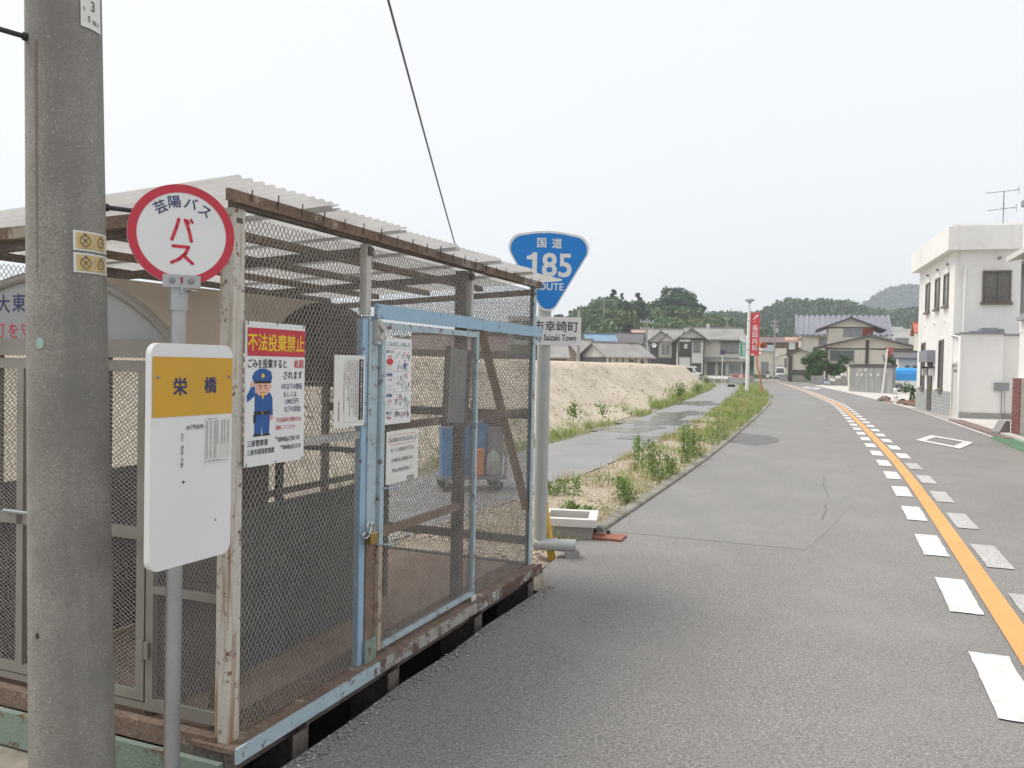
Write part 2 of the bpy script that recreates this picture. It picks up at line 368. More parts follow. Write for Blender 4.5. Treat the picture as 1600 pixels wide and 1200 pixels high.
_d = np.gradient(RC, axis=0); _d /= np.hypot(_d[:, 0], _d[:, 1])[:, None]
RN = np.stack([-_d[:, 1], _d[:, 0]], 1)            # to the left of the road
RS = np.concatenate([[0], np.cumsum(np.hypot(*np.diff(RC, axis=0).T))])
def road(s, off):                                 # s metres along the line, off metres to the left
    return (np.interp(s, RS, RC[:, 0]) + np.interp(s, RS, RN[:, 0]) * off, np.interp(s, RS, RC[:, 1]) + np.interp(s, RS, RN[:, 1]) * off)
def s_at(Y): return float(np.interp(Y, RC[:, 1], RS))
def ribbon(s0, s1, o0, o1, z, step=.5, mb=None):
    mb = mb or MB(); n = max(1, int((s1 - s0) / step)); vs = []
    for i in range(n + 1):
        s = s0 + (s1 - s0) * i / n
        a = o0(s) if callable(o0) else o0; b = o1(s) if callable(o1) else o1
        p = road(s, a); q = road(s, b); vs += [(p[0], p[1], z), (q[0], q[1], z)]
    return mb.add(vs, [(2 * i, 2 * i + 1, 2 * i + 3, 2 * i + 2) for i in range(n)])
def road_left(s):                                 # the asphalt stops at the cage, further on at the kerb
    x, y = np.interp(s, RS, RC[:, 0]), np.interp(s, RS, RC[:, 1])
    a = np.array(cage_xy(0, -.115)); d = np.array([.3806, .9247]); nx, ny = np.interp(s, RS, RN[:, 0]), np.interp(s, RS, RN[:, 1])
    den = nx * d[1] - ny * d[0]; k = ((a[0] - x) * d[1] - (a[1] - y) * d[0]) / den
    py = y + ny * k; c = min(1, max(0, (py - 6.1) / .5)); k2 = 3.25
    r_ = .012 * math.sin(s * 7.3) + .008 * math.sin(s * 17.1 + 2)
    return float(k * (1 - c) + k2 * c) + r_ if py > 2.5 else float(k)
def sheet(poly, z): return MB().add([(x, y, z) for x, y in poly], [tuple(range(len(poly)))])

def cage_xy(L, t): return (-1.05 + .3806 * L - .9247 * t, 3.12 + .9247 * L + .3806 * t)
_q = [cage_xy(.03, -.115), cage_xy(3.28, -.10), cage_xy(3.28, 1.0), cage_xy(.03, 1.0)]
_o = [(-3000, -60), (3000, -60), (3000, 4000), (-3000, 4000)]
struct('ground', MB().add([(x, y, -.07) for x, y in _o + _q], [(0, 1, 5, 4), (1, 2, 6, 5), (2, 3, 7, 6), (3, 0, 4, 7)]), earth)
struct('ditch', MB().add([(x, y, z) for z in (-.07, -.55) for x, y in _q], [(4, 5, 6, 7), (0, 1, 5, 4), (1, 2, 6, 5), (2, 3, 7, 6), (3, 0, 4, 7)]), mat('dark_ditch_soil', (.06, .055, .045), .95, .2, 2, .2, 40))  # pit walls and floor in one near-black soil colour
S0, S1 = 0.0, float(RS[-1]) - .5
rd = struct('road', ribbon(S0, S1, road_left, -3.05, 0), asph)
def wob(s): return .93 + .10 * math.sin(s * .23) + .04 * math.sin(s * .9 + 1)
sa = s_at(6.95)
def patch_in(s): return wob(s) + .5 * max(0, 1 - (s - sa) / 2.9)
struct('resurfaced_strip', ribbon(sa, s_at(64), lambda s: 3.18, patch_in, .002), asph2, rd)
pm = MB(); c = G(1175, 686); rr = random.Random(4)
pm.add([(c.x + (.56 + .22 * rr.random()) * math.cos(a) + .3 * math.sin(a), c.y + (1.2 + .6 * rr.random()) * math.sin(a), .006) for a in [2 * math.pi * k / 26 for k in range(26)]], [tuple(range(26))])
struct('asphalt_patch', pm, asph_patch, rd)
cr = MB()                                         # two short cracks in the lane
for pts in ([(1284, 742), (1287, 747), (1288, 754), (1286, 758), (1289, 765), (1292, 770), (1294, 778)], [(1291, 787), (1288, 792), (1291, 797), (1287, 806), (1284, 813)]):
    g = [G(*p) for p in pts]
    for a, b in zip(g, g[1:]):
        n = Vector((-(b - a).y, (b - a).x, 0)).normalized() * .0035
        cr.add([(a - n) + Vector((0, 0, .0085)), (b - n) + Vector((0, 0, .0085)), (b + n) + Vector((0, 0, .0085)), (a + n) + Vector((0, 0, .0085))], [(0, 1, 2, 3)])
struct('crack', cr, mat('crack_grey', (.165, .16, .155), .95, .2, 9, .2, 90), rd)  # cracks in one grey, a little darker than the asphalt
for i in range(9):                                # orange centre line in lengths
    a = S0 + 2 + i * 20; struct('centre_line', ribbon(a, min(a + 20, S1), .078, -.078, .008), opaint, rd)
def dash(s, o0, o1, seed):                        # one painted dash with a ragged rim
    r_ = random.Random(seed); pts = []
    def ed(sa_, oa, sb_, ob, n):
        for k in range(n): f_ = k / n; pts.append(road(sa_ + (sb_ - sa_) * f_ + r_.uniform(-.007, .007), oa + (ob - oa) * f_ + r_.uniform(-.004, .004)))
    ed(s, o0, s, o1, 5); ed(s, o1, s + 1, o1, 12); ed(s + 1, o1, s + 1, o0, 5); ed(s + 1, o0, s, o0, 12)
    return MB().add([(x, y, .008) for x, y in pts], [tuple(range(len(pts)))])
k0 = s_at(4.17)
for i in range(-3, 60):
    s = k0 + 1.87 * i - .5
    if s > s_at(118): break
    struct('paint_dash', dash(s, .325, .125, i), wpaint, rd)
    s = k0 + 1.87 * i - .78
    struct('paint_dash', dash(s, -.125, -.325, i + 100), wpaint_worn if s < s_at(14.5) else wpaint, rd)
def diamond(cx, cy, L, W, t, ang):
    mb = MB(); M = Matrix.Translation((cx, cy, .012)) @ Matrix.Rotation(ang, 4, 'Z')
    o = [(0, -L), (W, 0), (0, L), (-W, 0)]; ki = 1 - t / W * 1.05; i_ = [(x * ki, y * ki) for x, y in o]
    vs = [M @ Vector((x, y, 0)) for x, y in o + i_]
    return mb.add(vs, [(k, (k + 1) % 4, 4 + (k + 1) % 4, 4 + k) for k in range(4)])
p_ = road(s_at(20.2), -1.52); struct('diamond_marking', diamond(p_[0], p_[1], 2.0, .62, .21, -.33), wpaint, rd)
p_ = road(s_at(80), -1.4); struct('diamond_marking', diamond(p_[0], p_[1], 6.0, .95, .42, -.29), wpaint, rd)
struct('edge_line', ribbon(s_at(16), s_at(110), -2.88, -3.0, .012), mat('faded_edge_line', (.50, .46, .43), .8, .15, 2, .15, 60), rd)
kerb_m = mat('mossy_kerb', (.25, .24, .21), .95, .2, 3, .25, 60, .6, 60, stain=((.14, .13, .095), .46, .66, 4))
# concrete kerb on the left from the route sign on, one stone after another
s = s_at(6.9)
while s < s_at(54):
    mb = MB(); n = 2; L = min(2.0, 2.0); vs = []
    for i in range(n + 1):
        q = s + (L - .012) * i / n
        for o, z in ((3.16, -.06), (3.16, .025), (3.175, .038), (3.28, .038), (3.30, -.06)):
            x, y = road(q, o); vs.append((x, y, z))
    fs = [(i * 5 + k, i * 5 + k + 1, i * 5 + k + 6, i * 5 + k + 5) for i in range(n) for k in range(4)] + [(4, 3, 2, 1, 0), (n * 5, n * 5 + 1, n * 5 + 2, n * 5 + 3, n * 5 + 4)]
    struct('kerb_stone', mb.add(vs, fs), kerb_m, rd); s += L

PR = [(-4.6, 0), (-2.35, 5), (.47, 10.7), (1.47, 13.5), (2.7, 16.8), (4.6, 22.2), (11.5, 44), (16, 58), (23, 84), (26, 95)]
PL = [(-8.5, 0), (-4.6, 5), (-2.0, 10), (.76, 17.3), (2.28, 21.2), (4.8, 29), (8.9, 42.8), (15.2, 64), (21.2, 86), (24, 95)]
pr = smooth_line(PR, 1.0); pl = smooth_line(PL, 1.0)
ys = np.arange(.5, 93, 1.0)
prx = np.interp(ys, pr[:, 1], pr[:, 0]); plx = np.interp(ys, pl[:, 1], pl[:, 0])
mb = MB(); vs = []
for i, y in enumerate(ys): vs += [(prx[i], y, -.03), (plx[i], y, -.03)]
path = struct('path', mb.add(vs, [(2 * i, 2 * i + 1, 2 * i + 3, 2 * i + 2) for i in range(len(ys) - 1)]), asph_path)
# puddles lying on the path
def puddle(px, py, ax, ay, seed):
    r_ = random.Random(seed); c = G(px, py, -.026); n = 48; ph = [r_.uniform(0, 6.28) for _ in range(4)]
    pts = []
    for k in range(n):
        a = 2 * math.pi * k / n; q = 1 + .22 * math.sin(2 * a + ph[0]) + .20 * math.sin(3 * a + ph[1]) + .16 * math.sin(5 * a + ph[2]) + .08 * math.sin(9 * a + ph[3])
        x, y = ax * q * math.cos(a), ay * q * math.sin(a); pts.append((c.x + x + y * .33, c.y + y, -.027 + .0012 * seed))
    return struct('puddle', MB().add(pts, [tuple(range(n))]), wet, path)
for i, a in enumerate([(985, 671, .9, .9), (1030, 660, 1.0, 1.6), (1060, 648, .8, 2.6), (1086, 630, 1.0, 3.0), (1010, 684, .6, .7)]): puddle(*a, i)

# verge of stony ground between path and road (a shallow bumpy strip)
vr = random.Random(3); mb = MB(); vs = []; NV = 9; ysv = np.arange(6.25, 60, .45)
_le = np.array([road(s, 3.27) for s in np.arange(0, float(RS[-1]), .5)])
def left_x(y): return float(np.interp(y, _le[:, 1], _le[:, 0]))
def verge_z(x, y): return .012 + .05 * (math.sin(x * 3.1 + y * 1.7) * math.sin(y * 2.3 - x) * .5 + .5)
def verge_edges(y):
    a = float(np.interp(y, pr[:, 1], pr[:, 0])); b = left_x(y)
    return a, b
for y in ysv:
    a, b = verge_edges(y)
    for k in range(NV):
        x = a + (b - a) * k / (NV - 1); e = min(k, NV - 1 - k)
        vs.append((x, y, -.045 if e == 0 else verge_z(x, y) - (.02 if e == 1 else 0)))
mb.add(vs, [(j * NV + k, j * NV + k + 1, (j + 1) * NV + k + 1, (j + 1) * NV + k) for j in range(len(ysv) - 1) for k in range(NV - 1)], True)
struct('verge', mb, gravel)

# bank of pale excavated soil
nr = 16; mb = MB(); vs = []; ysb = list(np.arange(-6, 85, .7)); from mathutils import noise as mn
def bank_pt(y, k):
    toe = float(np.interp(y, pl[:, 1], pl[:, 0])) - .55 if y > 0 else -9.2 + y * .5
    top = 1.62 + .0036 * y
    if y > 80: top *= max(0, (84.5 - y) / 4.5) ** .7
    if k <= 9:
        f = k / 9; x = toe - 2.5 * f; z = -.06 + (top + .06) * (f ** 1.15 if f < .9 else f ** 1.05)
    else:
        x = toe - 2.5 - [0, 1.2, 4, 10, 25, 50, 90][k - 9]; z = top + .03 * (k - 9 if k < 13 else 4)
    n3 = mn.noise(Vector((x * .9, y * .9, 0))) * .10 + mn.noise(Vector((x * 3, y * 3, 5))) * .045
    if 0 < k < 15: z += n3; x += mn.noise(Vector((x, y * .6, 9))) * .16
    return (x, y, z)
for y in ysb:
    for k in range(nr): vs.append(bank_pt(y, k))
mb.add(vs, [(j * nr + k, (j + 1) * nr + k, (j + 1) * nr + k + 1, j * nr + k + 1) for j in range(len(ysb) - 1) for k in range(nr - 1)], True)
struct('soil_bank', mb, soil)

# forecourts on the right of the road
struct('pavement', ribbon(s_at(9), s_at(104), -3.05, lambda s: -12.0, -.012, 1.0), conc_light)
# ================================================================ foreground
# ---------------------------------------------------------------- utility pole
UP = Vector((-1.522, 2.85, 0))
up = thing('utility_pole', 'thick grey concrete utility pole in the left foreground', 'utility pole', UP)
def pole_c(z): return Vector((-.020 * (z - 1.6), 0, z))
def pole_r(z): return .1245 - (z - 1.6) / 150.0
zs = [-.07 + .35 * i for i in range(32)]
obj('shaft', MB().tube([pole_c(z) for z in zs], [pole_r(z) for z in zs], 48), pole_conc, up)
FA = math.atan2(-2.85, 1.53)                       # bearing from the pole towards the lens
def on_pole(s, z, off=.0):                         # s = angle to the right of that bearing
    a = FA + s; c = pole_c(z); r = pole_r(z) + off
    return (c.x + r * math.cos(a), c.y + r * math.sin(a), z)
class Wrap(Flat):
    def __init__(s, s0, z0, off): super().__init__(off); s.s0 = s0; s.z0 = z0
    def _m(s, x, y): return on_pole(s.s0 + x / .125, s.z0 + y, s.off)
    def rect(s, x0, y0, x1, y1, n=8):
        for i in range(n): s.poly([(x0 + (x1 - x0) * i / n, y0), (x0 + (x1 - x0) * (i + 1) / n, y0), (x0 + (x1 - x0) * (i + 1) / n, y1), (x0 + (x1 - x0) * i / n, y1)])
        return s
for zc, sh in ((1.985, 0), (1.912, .004)):
    w = Wrap(.72 + sh, zc, .003); st = obj('sticker', w.rect(-.072, -.033, .072, .033).mb, paper, up)
    w = Wrap(.72 + sh, zc, .0045); obj('sticker_panel', w.rect(-.062, -.026, -.004, .026).rect(0, -.026, .052, .026).mb, sticker_yel, st)
    w = Wrap(.72 + sh, zc, .006).ring(-.034, 0, .0155, .0185, 24).ring(.026, 0, .0135, .0165, 24).line(-.045, -.011, -.023, .011, .002).line(-.045, .011, -.023, -.011, .002)
    w.text('家', -.034, 0, .014, .0).text('犬', .026, 0, .014, .0).text('放し飼い', -.034, -.0225, .0062).text('フンは', .026, -.0225, .0062).disc(-.034, .0205, .005).disc(.026, .0185, .004)
    obj('sticker_print', w.mb, grayink, st)
w = Wrap(.70, 2.80, .004); pl_ = obj('number_plate', w.rect(-.036, -.105, .052, .2).mb, paper, up)
w = Wrap(.70, 2.80, .0055).text('3', .010, -.028, .048, .01, sx=.9).text('S', -.006, -.074, .027, .01).text('.', -.022, -.082, .03).text('Ｎ', .016, -.080, .022, .02).text('Ａ', .034, -.080, .020, .0).text('ｷ', -.024, -.046, .02).text('サ', .012, .035, .05)
obj('plate_print', w.mb, grayink, pl_)
def bolt(s, z, ln, name='step_bolt'):
    p = Vector(on_pole(s, z, -.03)); d = Vector((math.cos(FA + s), math.sin(FA + s), 0)); q = p + d * ln
    mb = MB().tube([p, q], .0085, 10).tube([q - d * .004, q + d * .016], .0155, 6, smooth=False).tube([p + d * .028, p + d * .042], .014, 8)
    return obj(name, mb, iron, up)
bolt(-1.18, 2.647, .25); bolt(1.75, 2.125, .22)
rs = Wrap(-.78, 2.3, .0012)                         # run of rust below the upper bolt
for i in range(14):
    z = .33 - i * .055; wd = .0065 * (1 - i / 16); rs.poly([(-wd, z - .055), (wd, z - .055), (wd * 1.05, z), (-wd * 1.05, z)])
obj('rust_run', rs.mb, mat('rust_stain', (.215, .175, .15), .95, .15, 30, .2, 200), up)
obj('inspection_plug', Wrap(-.70, 1.643, .002).disc(0, 0, .015, .019, 20).mb, teal, up)
obj('bolt_hole', Wrap(-.86, .675, .0015).disc(0, 0, .008, .010, 16).mb, iron, up)

# ---------------------------------------------------------------- bus stop sign
BS = Vector((-1.222, 3.03, 0))
bs = thing('bus_stop_sign', 'bus stop post with round red-rimmed disc above a yellow and white board', 'bus stop sign', (BS.x * .93, BS.y * .93, .112)); bs.scale = (.93, .93, .93)
obj('post', MB().tube([(-.005, 0, -.16), (.005, 0, 1.86)], .0285, 24), galv, bs)
obj('collar', MB().tube([(0.004, 0, 1.775), (.005, 0, 1.875)], .0335, 24).tube([(.02, 0, 1.845), (.075, -.015, 1.845)], .0045, 6), galv, bs)
DR = .180
dz = 2.045
da = R(27); DM = Matrix.Rotation(da, 4, 'Z')
dk = obj('disc', MB().lathe([(0, -.004), (DR, -.004), (DR, .004), (0, .004)], 72, Matrix.Rotation(R(90), 4, 'X'), False), signwhite, bs)
dk.location = (.026, -.03, dz); dk.rotation_euler = (0, 0, da)
obj('rim', Flat(.0055).ring(0, 0, DR - .030, DR - .0005, 72).mb, red, dk)
f = Flat(.0055)
for ch, a in zip('芸陽バス', (38, 13, -14, -40)):
    rr_ = .118; f.text(ch, rr_ * math.sin(-R(a)) * 1.0, rr_ * math.cos(R(a)), .047, .012, rot=R(a) * .75)
obj('lettering', f.mb, navy, dk)
def stroke(fl, pts, w):
    fl.disc(pts[0][0], pts[0][1], w / 2, n=14); 
    for a, b in zip(pts, pts[1:]): fl.line(a[0], a[1], b[0], b[1], w); fl.disc(b[0], b[1], w / 2, n=14)
f = Flat(.0058); W = .0115
for st_ in ([(-.010, .056), (-.016, .032), (-.032, .014)], ):
    stroke(f, [(-.012, .054), (-.019, .026), (-.034, -.019)], W)
stroke(f, [(.010, .053), (.022, .020), (.031, -.021)], W); stroke(f, [(.017, .052), (.022, .042)], W * .75); stroke(f, [(.029, .056), (.034, .046)], W * .75)
stroke(f, [(-.030, -.042), (.022, -.043), (.012, -.066), (-.010, -.088), (-.034, -.101)], W); stroke(f, [(.006, -.074), (.036, -.101)], W)
obj('lettering', f.mb, redink, dk)
br = MB()
for sx in (-1, 1): br.box((sx * .034 - .030, -.009, -DR - .010), (sx * .034 + .030, -.0062, -DR + .036))
br.box((-.004, -.012, -DR - .03), (.004, .02, -DR + .005))
brk = obj('bracket', br, galv, dk)
for sx in (-1, 1): obj('bolt', MB().lathe([(0, .0), (.011, .0), (.011, .004), (.007, .006), (.007, .009), (0, .009)], 14, Matrix.Translation((sx * .032, -.009, -DR + .015)) @ Matrix.Rotation(R(90), 4, 'X'), False), greymetal, brk)
BW, BH = .385, .785
def rrect(x0, y0, x1, y1, r, n=7):
    pts = []
    for cx, cy, a0 in ((x1 - r, y0 + r, -90), (x1 - r, y1 - r, 0), (x0 + r, y1 - r, 90), (x0 + r, y0 + r, 180)):
        for k in range(n + 1): a = R(a0 + 90 * k / n); pts.append((cx + r * math.cos(a), cy + r * math.sin(a)))
    return pts
bd = obj('board', MB().prism(rrect(-BW / 2, 0, BW / 2, BH, .04), -.0125, .0125, Matrix.Rotation(R(90), 4, 'X')), signwhite, bs)
bd.location = (.071, -.045, .868); bd.rotation_euler = (0, 0, R(66.2))
obj('yellow_panel', Flat(.0145).rect(-BW / 2 + .006, BH - .255, BW / 2 - .0015, BH - .047).mb, yellow, bd)
obj('lettering', Flat(.016).text('栄', -.066, BH - .150, .066, .022, sx=1.0).text('橋', .078, BH - .146, .062, .022, sx=1.0).mb, navy, bd)
for x in (-BW / 2 + .027, BW / 2 - .02): obj('bolt', MB().lathe([(0, 0), (.006, 0), (.006, .003), (0, .004)], 10, Matrix.Translation((x, -.0145, BH - .117)) @ Matrix.Rotation(R(90), 4, 'X'), False), greymetal, bd)
tt = obj('timetable', Flat(.0145).rect(.057, BH - .435, .182, BH - .265).mb, paper, bd)
f = Flat(.0158); rq = random.Random(8); f.text('時刻表 のりば', .09, BH - .272, .0075)
for i in range(17):
    y = BH - .285 - i * .0082; f.rect(.061, y, .178, y + .0005)
    for x in (.064, .082, .104, .116, .140, .153, .171):
        if x < .11 or i < 11: f.text(rq.choice(['12', '34', '07', '21', '56', '48', '15']), x, y + .0045, .0070, .01)
for x in (.061, .098, .112, .134, .150, .165, .178): f.rect(x, BH - .420, x + .0005, BH - .277)
f.rect(.061, BH - .428, .165, BH - .4265); f.rect(.075, BH - .424, .13, BH - .423)
obj('timetable_print', f.mb, grayink, tt)
res = Flat(.0142); rq = random.Random(2)
for i in range(30): x = -.035 + rq.uniform(0, .075); res.rect(x, BH - .30 + rq.uniform(-.006, .004), x + rq.uniform(.004, .012), BH - .292 + rq.uniform(-.003, .005))
for i in range(26): y = BH - .44 + rq.uniform(0, .12); res.rect(-.055 + rq.uniform(-.005, .002), y, -.049 + rq.uniform(-.002, .003), y + rq.uniform(.004, .016))
obj('glue_residue', res.mb, mat('glue_grime', (.52, .51, .48), .9, .2, 60, .2, 200), bd)
obj('blue_mark', Flat(.0145).poly([(-.052, BH - .492), (-.046, BH - .495), (-.038, BH - .489), (-.048, BH - .484)]).poly([(.11, BH - .655), (.116, BH - .652), (.113, BH - .64)]).mb, navy, bd)

# ---------------------------------------------------------------- the refuse cage
TH = math.atan2(.9247, .3806); C0 = Vector((-1.05, 3.12, 0)); LEN = 3.2; DEP = 1.82; ZF, ZB = 2.22, 2.125
CM = Matrix.Translation(C0) @ Matrix.Rotation(TH, 4, 'Z')
cg = thing('refuse_cage', 'large rusty wire mesh refuse cage with corrugated roof beside the road', 'cage', C0, TH)
LP = [0.02, 1.0, 2.27, 3.33]
def angle(p, q, w=.05, t=.006, sx=1, sy=1):
    """angle-iron upright between two points, legs along +-x and +-y"""
    p = Vector(p); q = Vector(q); mb = MB(); pr_ = [(0, 0), (sx * w, 0), (sx * w, sy * t), (sx * t, sy * t), (sx * t, sy * w), (0, sy * w)]
    if sx * sy < 0: pr_ = pr_[::-1]
    vs = [p + Vector((x, y, 0)) for x, y in pr_] + [q + Vector((x, y, 0)) for x, y in pr_]; n = 6
    return mb.add(vs, [tuple(range(n - 1, -1, -1)), tuple(range(n, 2 * n))] + [(i, (i + 1) % n, n + (i + 1) % n, n + i) for i in range(n)])
def expmesh(w, h, cw=.026, ch=.038, t=.0017, d=.0028, rot=False):
    """expanded-metal diamonds filling x 0..w, z 0..h in the plane y=0"""
    if rot: cw, ch = ch, cw
    ni = int(w / (cw / 2)); nj = int(h / (ch / 2))
    I, J = np.meshgrid(np.arange(ni), np.arange(nj), indexing='ij'); I = I.ravel(); J = J.ravel()
    up_ = ((I + J) % 2 == 0)
    x0 = I * cw / 2; x1 = x0 + cw / 2; z0 = np.where(up_, J, J + 1) * ch / 2; z1 = np.where(up_, J + 1, J) * ch / 2
    dx = x1 - x0; dz_ = z1 - z0; L = np.hypot(dx, dz_); nx = -dz_ / L * t / 2; nz = dx / L * t / 2
    r_ = np.random.default_rng(5); jy = r_.normal(0, .0012, len(I))
    V = np.empty((len(I), 8, 3)); ends = ((x0, z0), (x1, z1))
    for e, (x, z) in enumerate(ends):
        for k, (a, b) in enumerate(((-1, -1), (1, -1), (1, 1), (-1, 1))):
            V[:, e * 4 + k, 0] = x + nx * a; V[:, e * 4 + k, 1] = d / 2 * b + jy; V[:, e * 4 + k, 2] = z + nz * a
    base = np.arange(len(I))[:, None] * 8
    F = np.concatenate([base + np.array(q) for q in ((0, 1, 5, 4), (1, 2, 6, 5), (2, 3, 7, 6), (3, 0, 4, 7))])
    return npmesh('expanded_mesh', V, F)
def meshpanel(parent, loc, w, h, rz=0.0, m=None, **k):
    o = obj('mesh_panel', expmesh(w, h, **k), m or wire, parent, kind='stuff'); o.location = loc; o.rotation_euler = (0, 0, rz); return o

# sill beams and feet
for a, b, m_ in ((-.03, .98, blue_rust), (.982, 2.10, mat('pale_flaking_sill', (.36, .36, .33), .7, .1, 6, .06, 90, .4, 70, rust=(.47, .58, 9, (.13, .085, .065)))), (2.102, LEN + .03, mat('brown_flaking_sill', (.42, .44, .41), .7, .1, 6, .06, 90, .4, 70, rust=(.40, .50, 7, (.12, .075, .058))))):
    obj('sill_beam', MB().box((a, -.072, .092), (b, -.060, .150)), m_, cg)
obj('sill_ledge', MB().box((-.028, -.058, .122), (LEN + .028, .16, .142)), rusty, cg)
obj('sill_web', MB().box((-.02, .0, .02), (LEN, .02, .120)), rusty_dark, cg)
obj('sill_beam', MB().box((-.012, .052, .085), (.045, DEP, .16)), rusty, cg)
obj('sill_beam', MB().box((-.05, .0, -.06), (-.022, DEP + .3, .083)), green_rust, cg, label='beam with flaking green paint along the near end')
obj('sill_beam', MB().box((LEN - .05, .055, .11), (LEN, DEP, .158)), rusty_dark, cg)
obj('sill_beam', MB().box((.05, DEP - .05, .11), (LEN - .055, DEP, .16)), rusty_dark, cg)
for x in (.42, 1.18, 2.2, 3.10):
    for y in (-.055, DEP - .30): obj('foot', MB().box((x, y, -.55), (x + .012, y + .28, .118)).box((x - .09, y, -.05), (x - .002, y + .008, .05)), rusty_dark, cg)
obj('foot', MB().box((-.02, -.055, -.07), (-.008, .25, .118)), rusty_dark, cg)
# floor of worn plywood sheets
for i, (a, b) in enumerate(((.05, 1.10), (1.105, 2.15), (2.155, 3.14))):
    obj('floor_sheet', MB().box((a, .17, .135), (b, DEP - .06, .150 + .002 * (i % 2))), ply, cg)
# uprights
obj('post', angle((0, 0, .143), (.0, 0, ZF - .05), .062, .008, 1, 1), cream_rust, cg, label='corner post of cream paint streaked with rust')
obj('post', MB().box((.900, .006, .143), (.945, .04, 1.81)), blue_paint, cg, label='light blue door jamb')
obj('post', MB().box((.950, .000, .752), (1.030, .046, 1.825)), blue_rust, cg)
obj('post', MB().box((.952, .002, .255), (1.028, .044, .750)), rusty, cg, label='rusted lower half of the door post')
obj('post', MB().box((.935, .012, 1.83), (.978, .05, ZF - .05)), grey_paint, cg)
obj('post_sleeve', MB().box((.94, -.012, .143), (1.038, -.001, .255)).box((1.032, -.001, .143), (1.038, .045, .255)), green_rust, cg)
obj('post', MB().box((2.085, .05, .143), (2.14, .11, ZF - .05)), rusty_dark, cg)
obj('post', MB().box((2.105, .008, 1.888), (2.135, .045, ZF - .05)), grey_paint, cg)
obj('post', angle((LEN, 0, .145), (LEN, 0, ZF - .05), .05, .007, -1, 1), blue_rust, cg)
for x in (.02, 1.0, 2.1, LEN - .06): obj('post', MB().box((x, DEP - .05, .162), (x + .05, DEP, ZB - .05)), rusty_dark, cg)
# horizontals on the road side
def rail(a, b, w=.035, h=.035, m=rusty, nm='rail'): return obj(nm, MB().bar(a, b, w, h), m, cg)
rail((.065, .03, 1.255), (.898, .03, 1.255), m=grey_paint)
rail((1.035, .06, .735), (2.083, .06, .735), .03, .04, mat('orange_rust', (.33, .21, .145), .85, .2, 6, .15, 60))
rail((2.142, .06, 1.27), (LEN - .01, .06, 1.27), .03, .04, rusty)
rail((1.035, .06, 1.27), (2.083, .06, 1.27), .03, .04, rusty)
obj('header_rail', MB().box((.985, -.020, 1.815), (2.225, -.002, 1.886)), blue_paint, cg)
obj('header_rail', MB().box((2.228, -.021, 1.812), (LEN + .08, -.002, 1.882)), blue_paint, cg)
# fascia and roof beams
def fz(L): return ZF - .006 * L
for a, b in ((-.06, .52), (.522, .98), (.982, 1.55), (1.552, 2.2), (2.202, 2.76), (2.762, LEN + .04)):
    obj('fascia', MB().box((a, -.028, fz(a) - .036), (b, -.012, fz(a) + .008)), brown_rust if int(a * 7) % 3 else rusty, cg)
obj('top_rail', MB().box((0, -.01, ZF - .05), (LEN, .03, ZF - .012)), rusty_dark, cg)
obj('top_rail', MB().box((0, DEP - .04, ZB - .05), (LEN, DEP, ZB - .012)), rusty_dark, cg)
def zr(t): return ZF + (ZB - ZF) * t / DEP
for t in (.45, .9, 1.35): rail((-.02, t, zr(t) - .03), (LEN, t, zr(t) - .03), .04, .038, rusty if t != .9 else brown_rust, 'purlin')
for x in (.03, .96, 2.11, LEN - .03): rail((x, .0, ZF - .085), (x, DEP, ZB - .085), .035, .04, rusty_dark, 'rafter')
rail((-.02, DEP + .2, ZB - .035), (-.02, .05, ZF - .07), .04, .05, rusty, 'rafter')
# corrugated sheets, ridges running from the road side to the back
rq = random.Random(12)
def sheet_corr(a, b, tilt, z0):
    per, n = .063, 8; N = int((b - a) / per * n); vs = []
    yv = [-.115 + rq.uniform(-.015, .015), .5, 1.1, 1.95]
    for i in range(N + 1):
        x = a + (b - a) * i / N
        for y in yv: vs.append((x, y, zr(y) + .024 + z0 + tilt * (x - a) + .0095 * math.sin(2 * math.pi * x / per)))
    k = len(yv); return MB().add(vs, [(i * k + j, (i + 1) * k + j, (i + 1) * k + j + 1, i * k + j + 1) for i in range(N) for j in range(k - 1)], True)
for i in range(6):
    a = -.12 + i * .578; obj('roof_sheet', sheet_corr(a, a + .645, .022, -.004 * i), pvc, cg)
for L in np.arange(.06, 3.25, .155): obj('hook_bolt', MB().tube([(L, -.032, fz(L) - .02), (L, -.034, fz(L) + .055)], .0028, 5), rusty_dark, cg)
# mesh panels
meshpanel(cg, (.05, .012, .155), .86, ZF - .215, m=wire)
meshpanel(cg, (.975, .022, 1.87), 1.14, ZF - 1.93)
meshpanel(cg, (2.14, .022, .155), 1.04, ZF - .215)
meshpanel(cg, (LEN - .012, .04, .30), DEP - .08, ZF - .42, R(90), m=wire_dark)
meshpanel(cg, (.05, DEP - .012, .16), LEN - .1, ZB - .22, m=wire_dark)
for z in (.32, 1.24): obj('end_rail', MB().bar((LEN - .02, .05, z), (LEN - .02, DEP - .05, z), .03, .06), rusty_dark, cg)
obj('brace', MB().bar((LEN - .035, .44, 1.90), (LEN - .035, .03, .55), .06, .018, (1, 0, 0)), wood, cg, label='brown diagonal timber brace')
obj('backing_board', MB().box((1.0, 1.02, .15), (1.012, DEP - .05, .5)), plate_dark, cg)
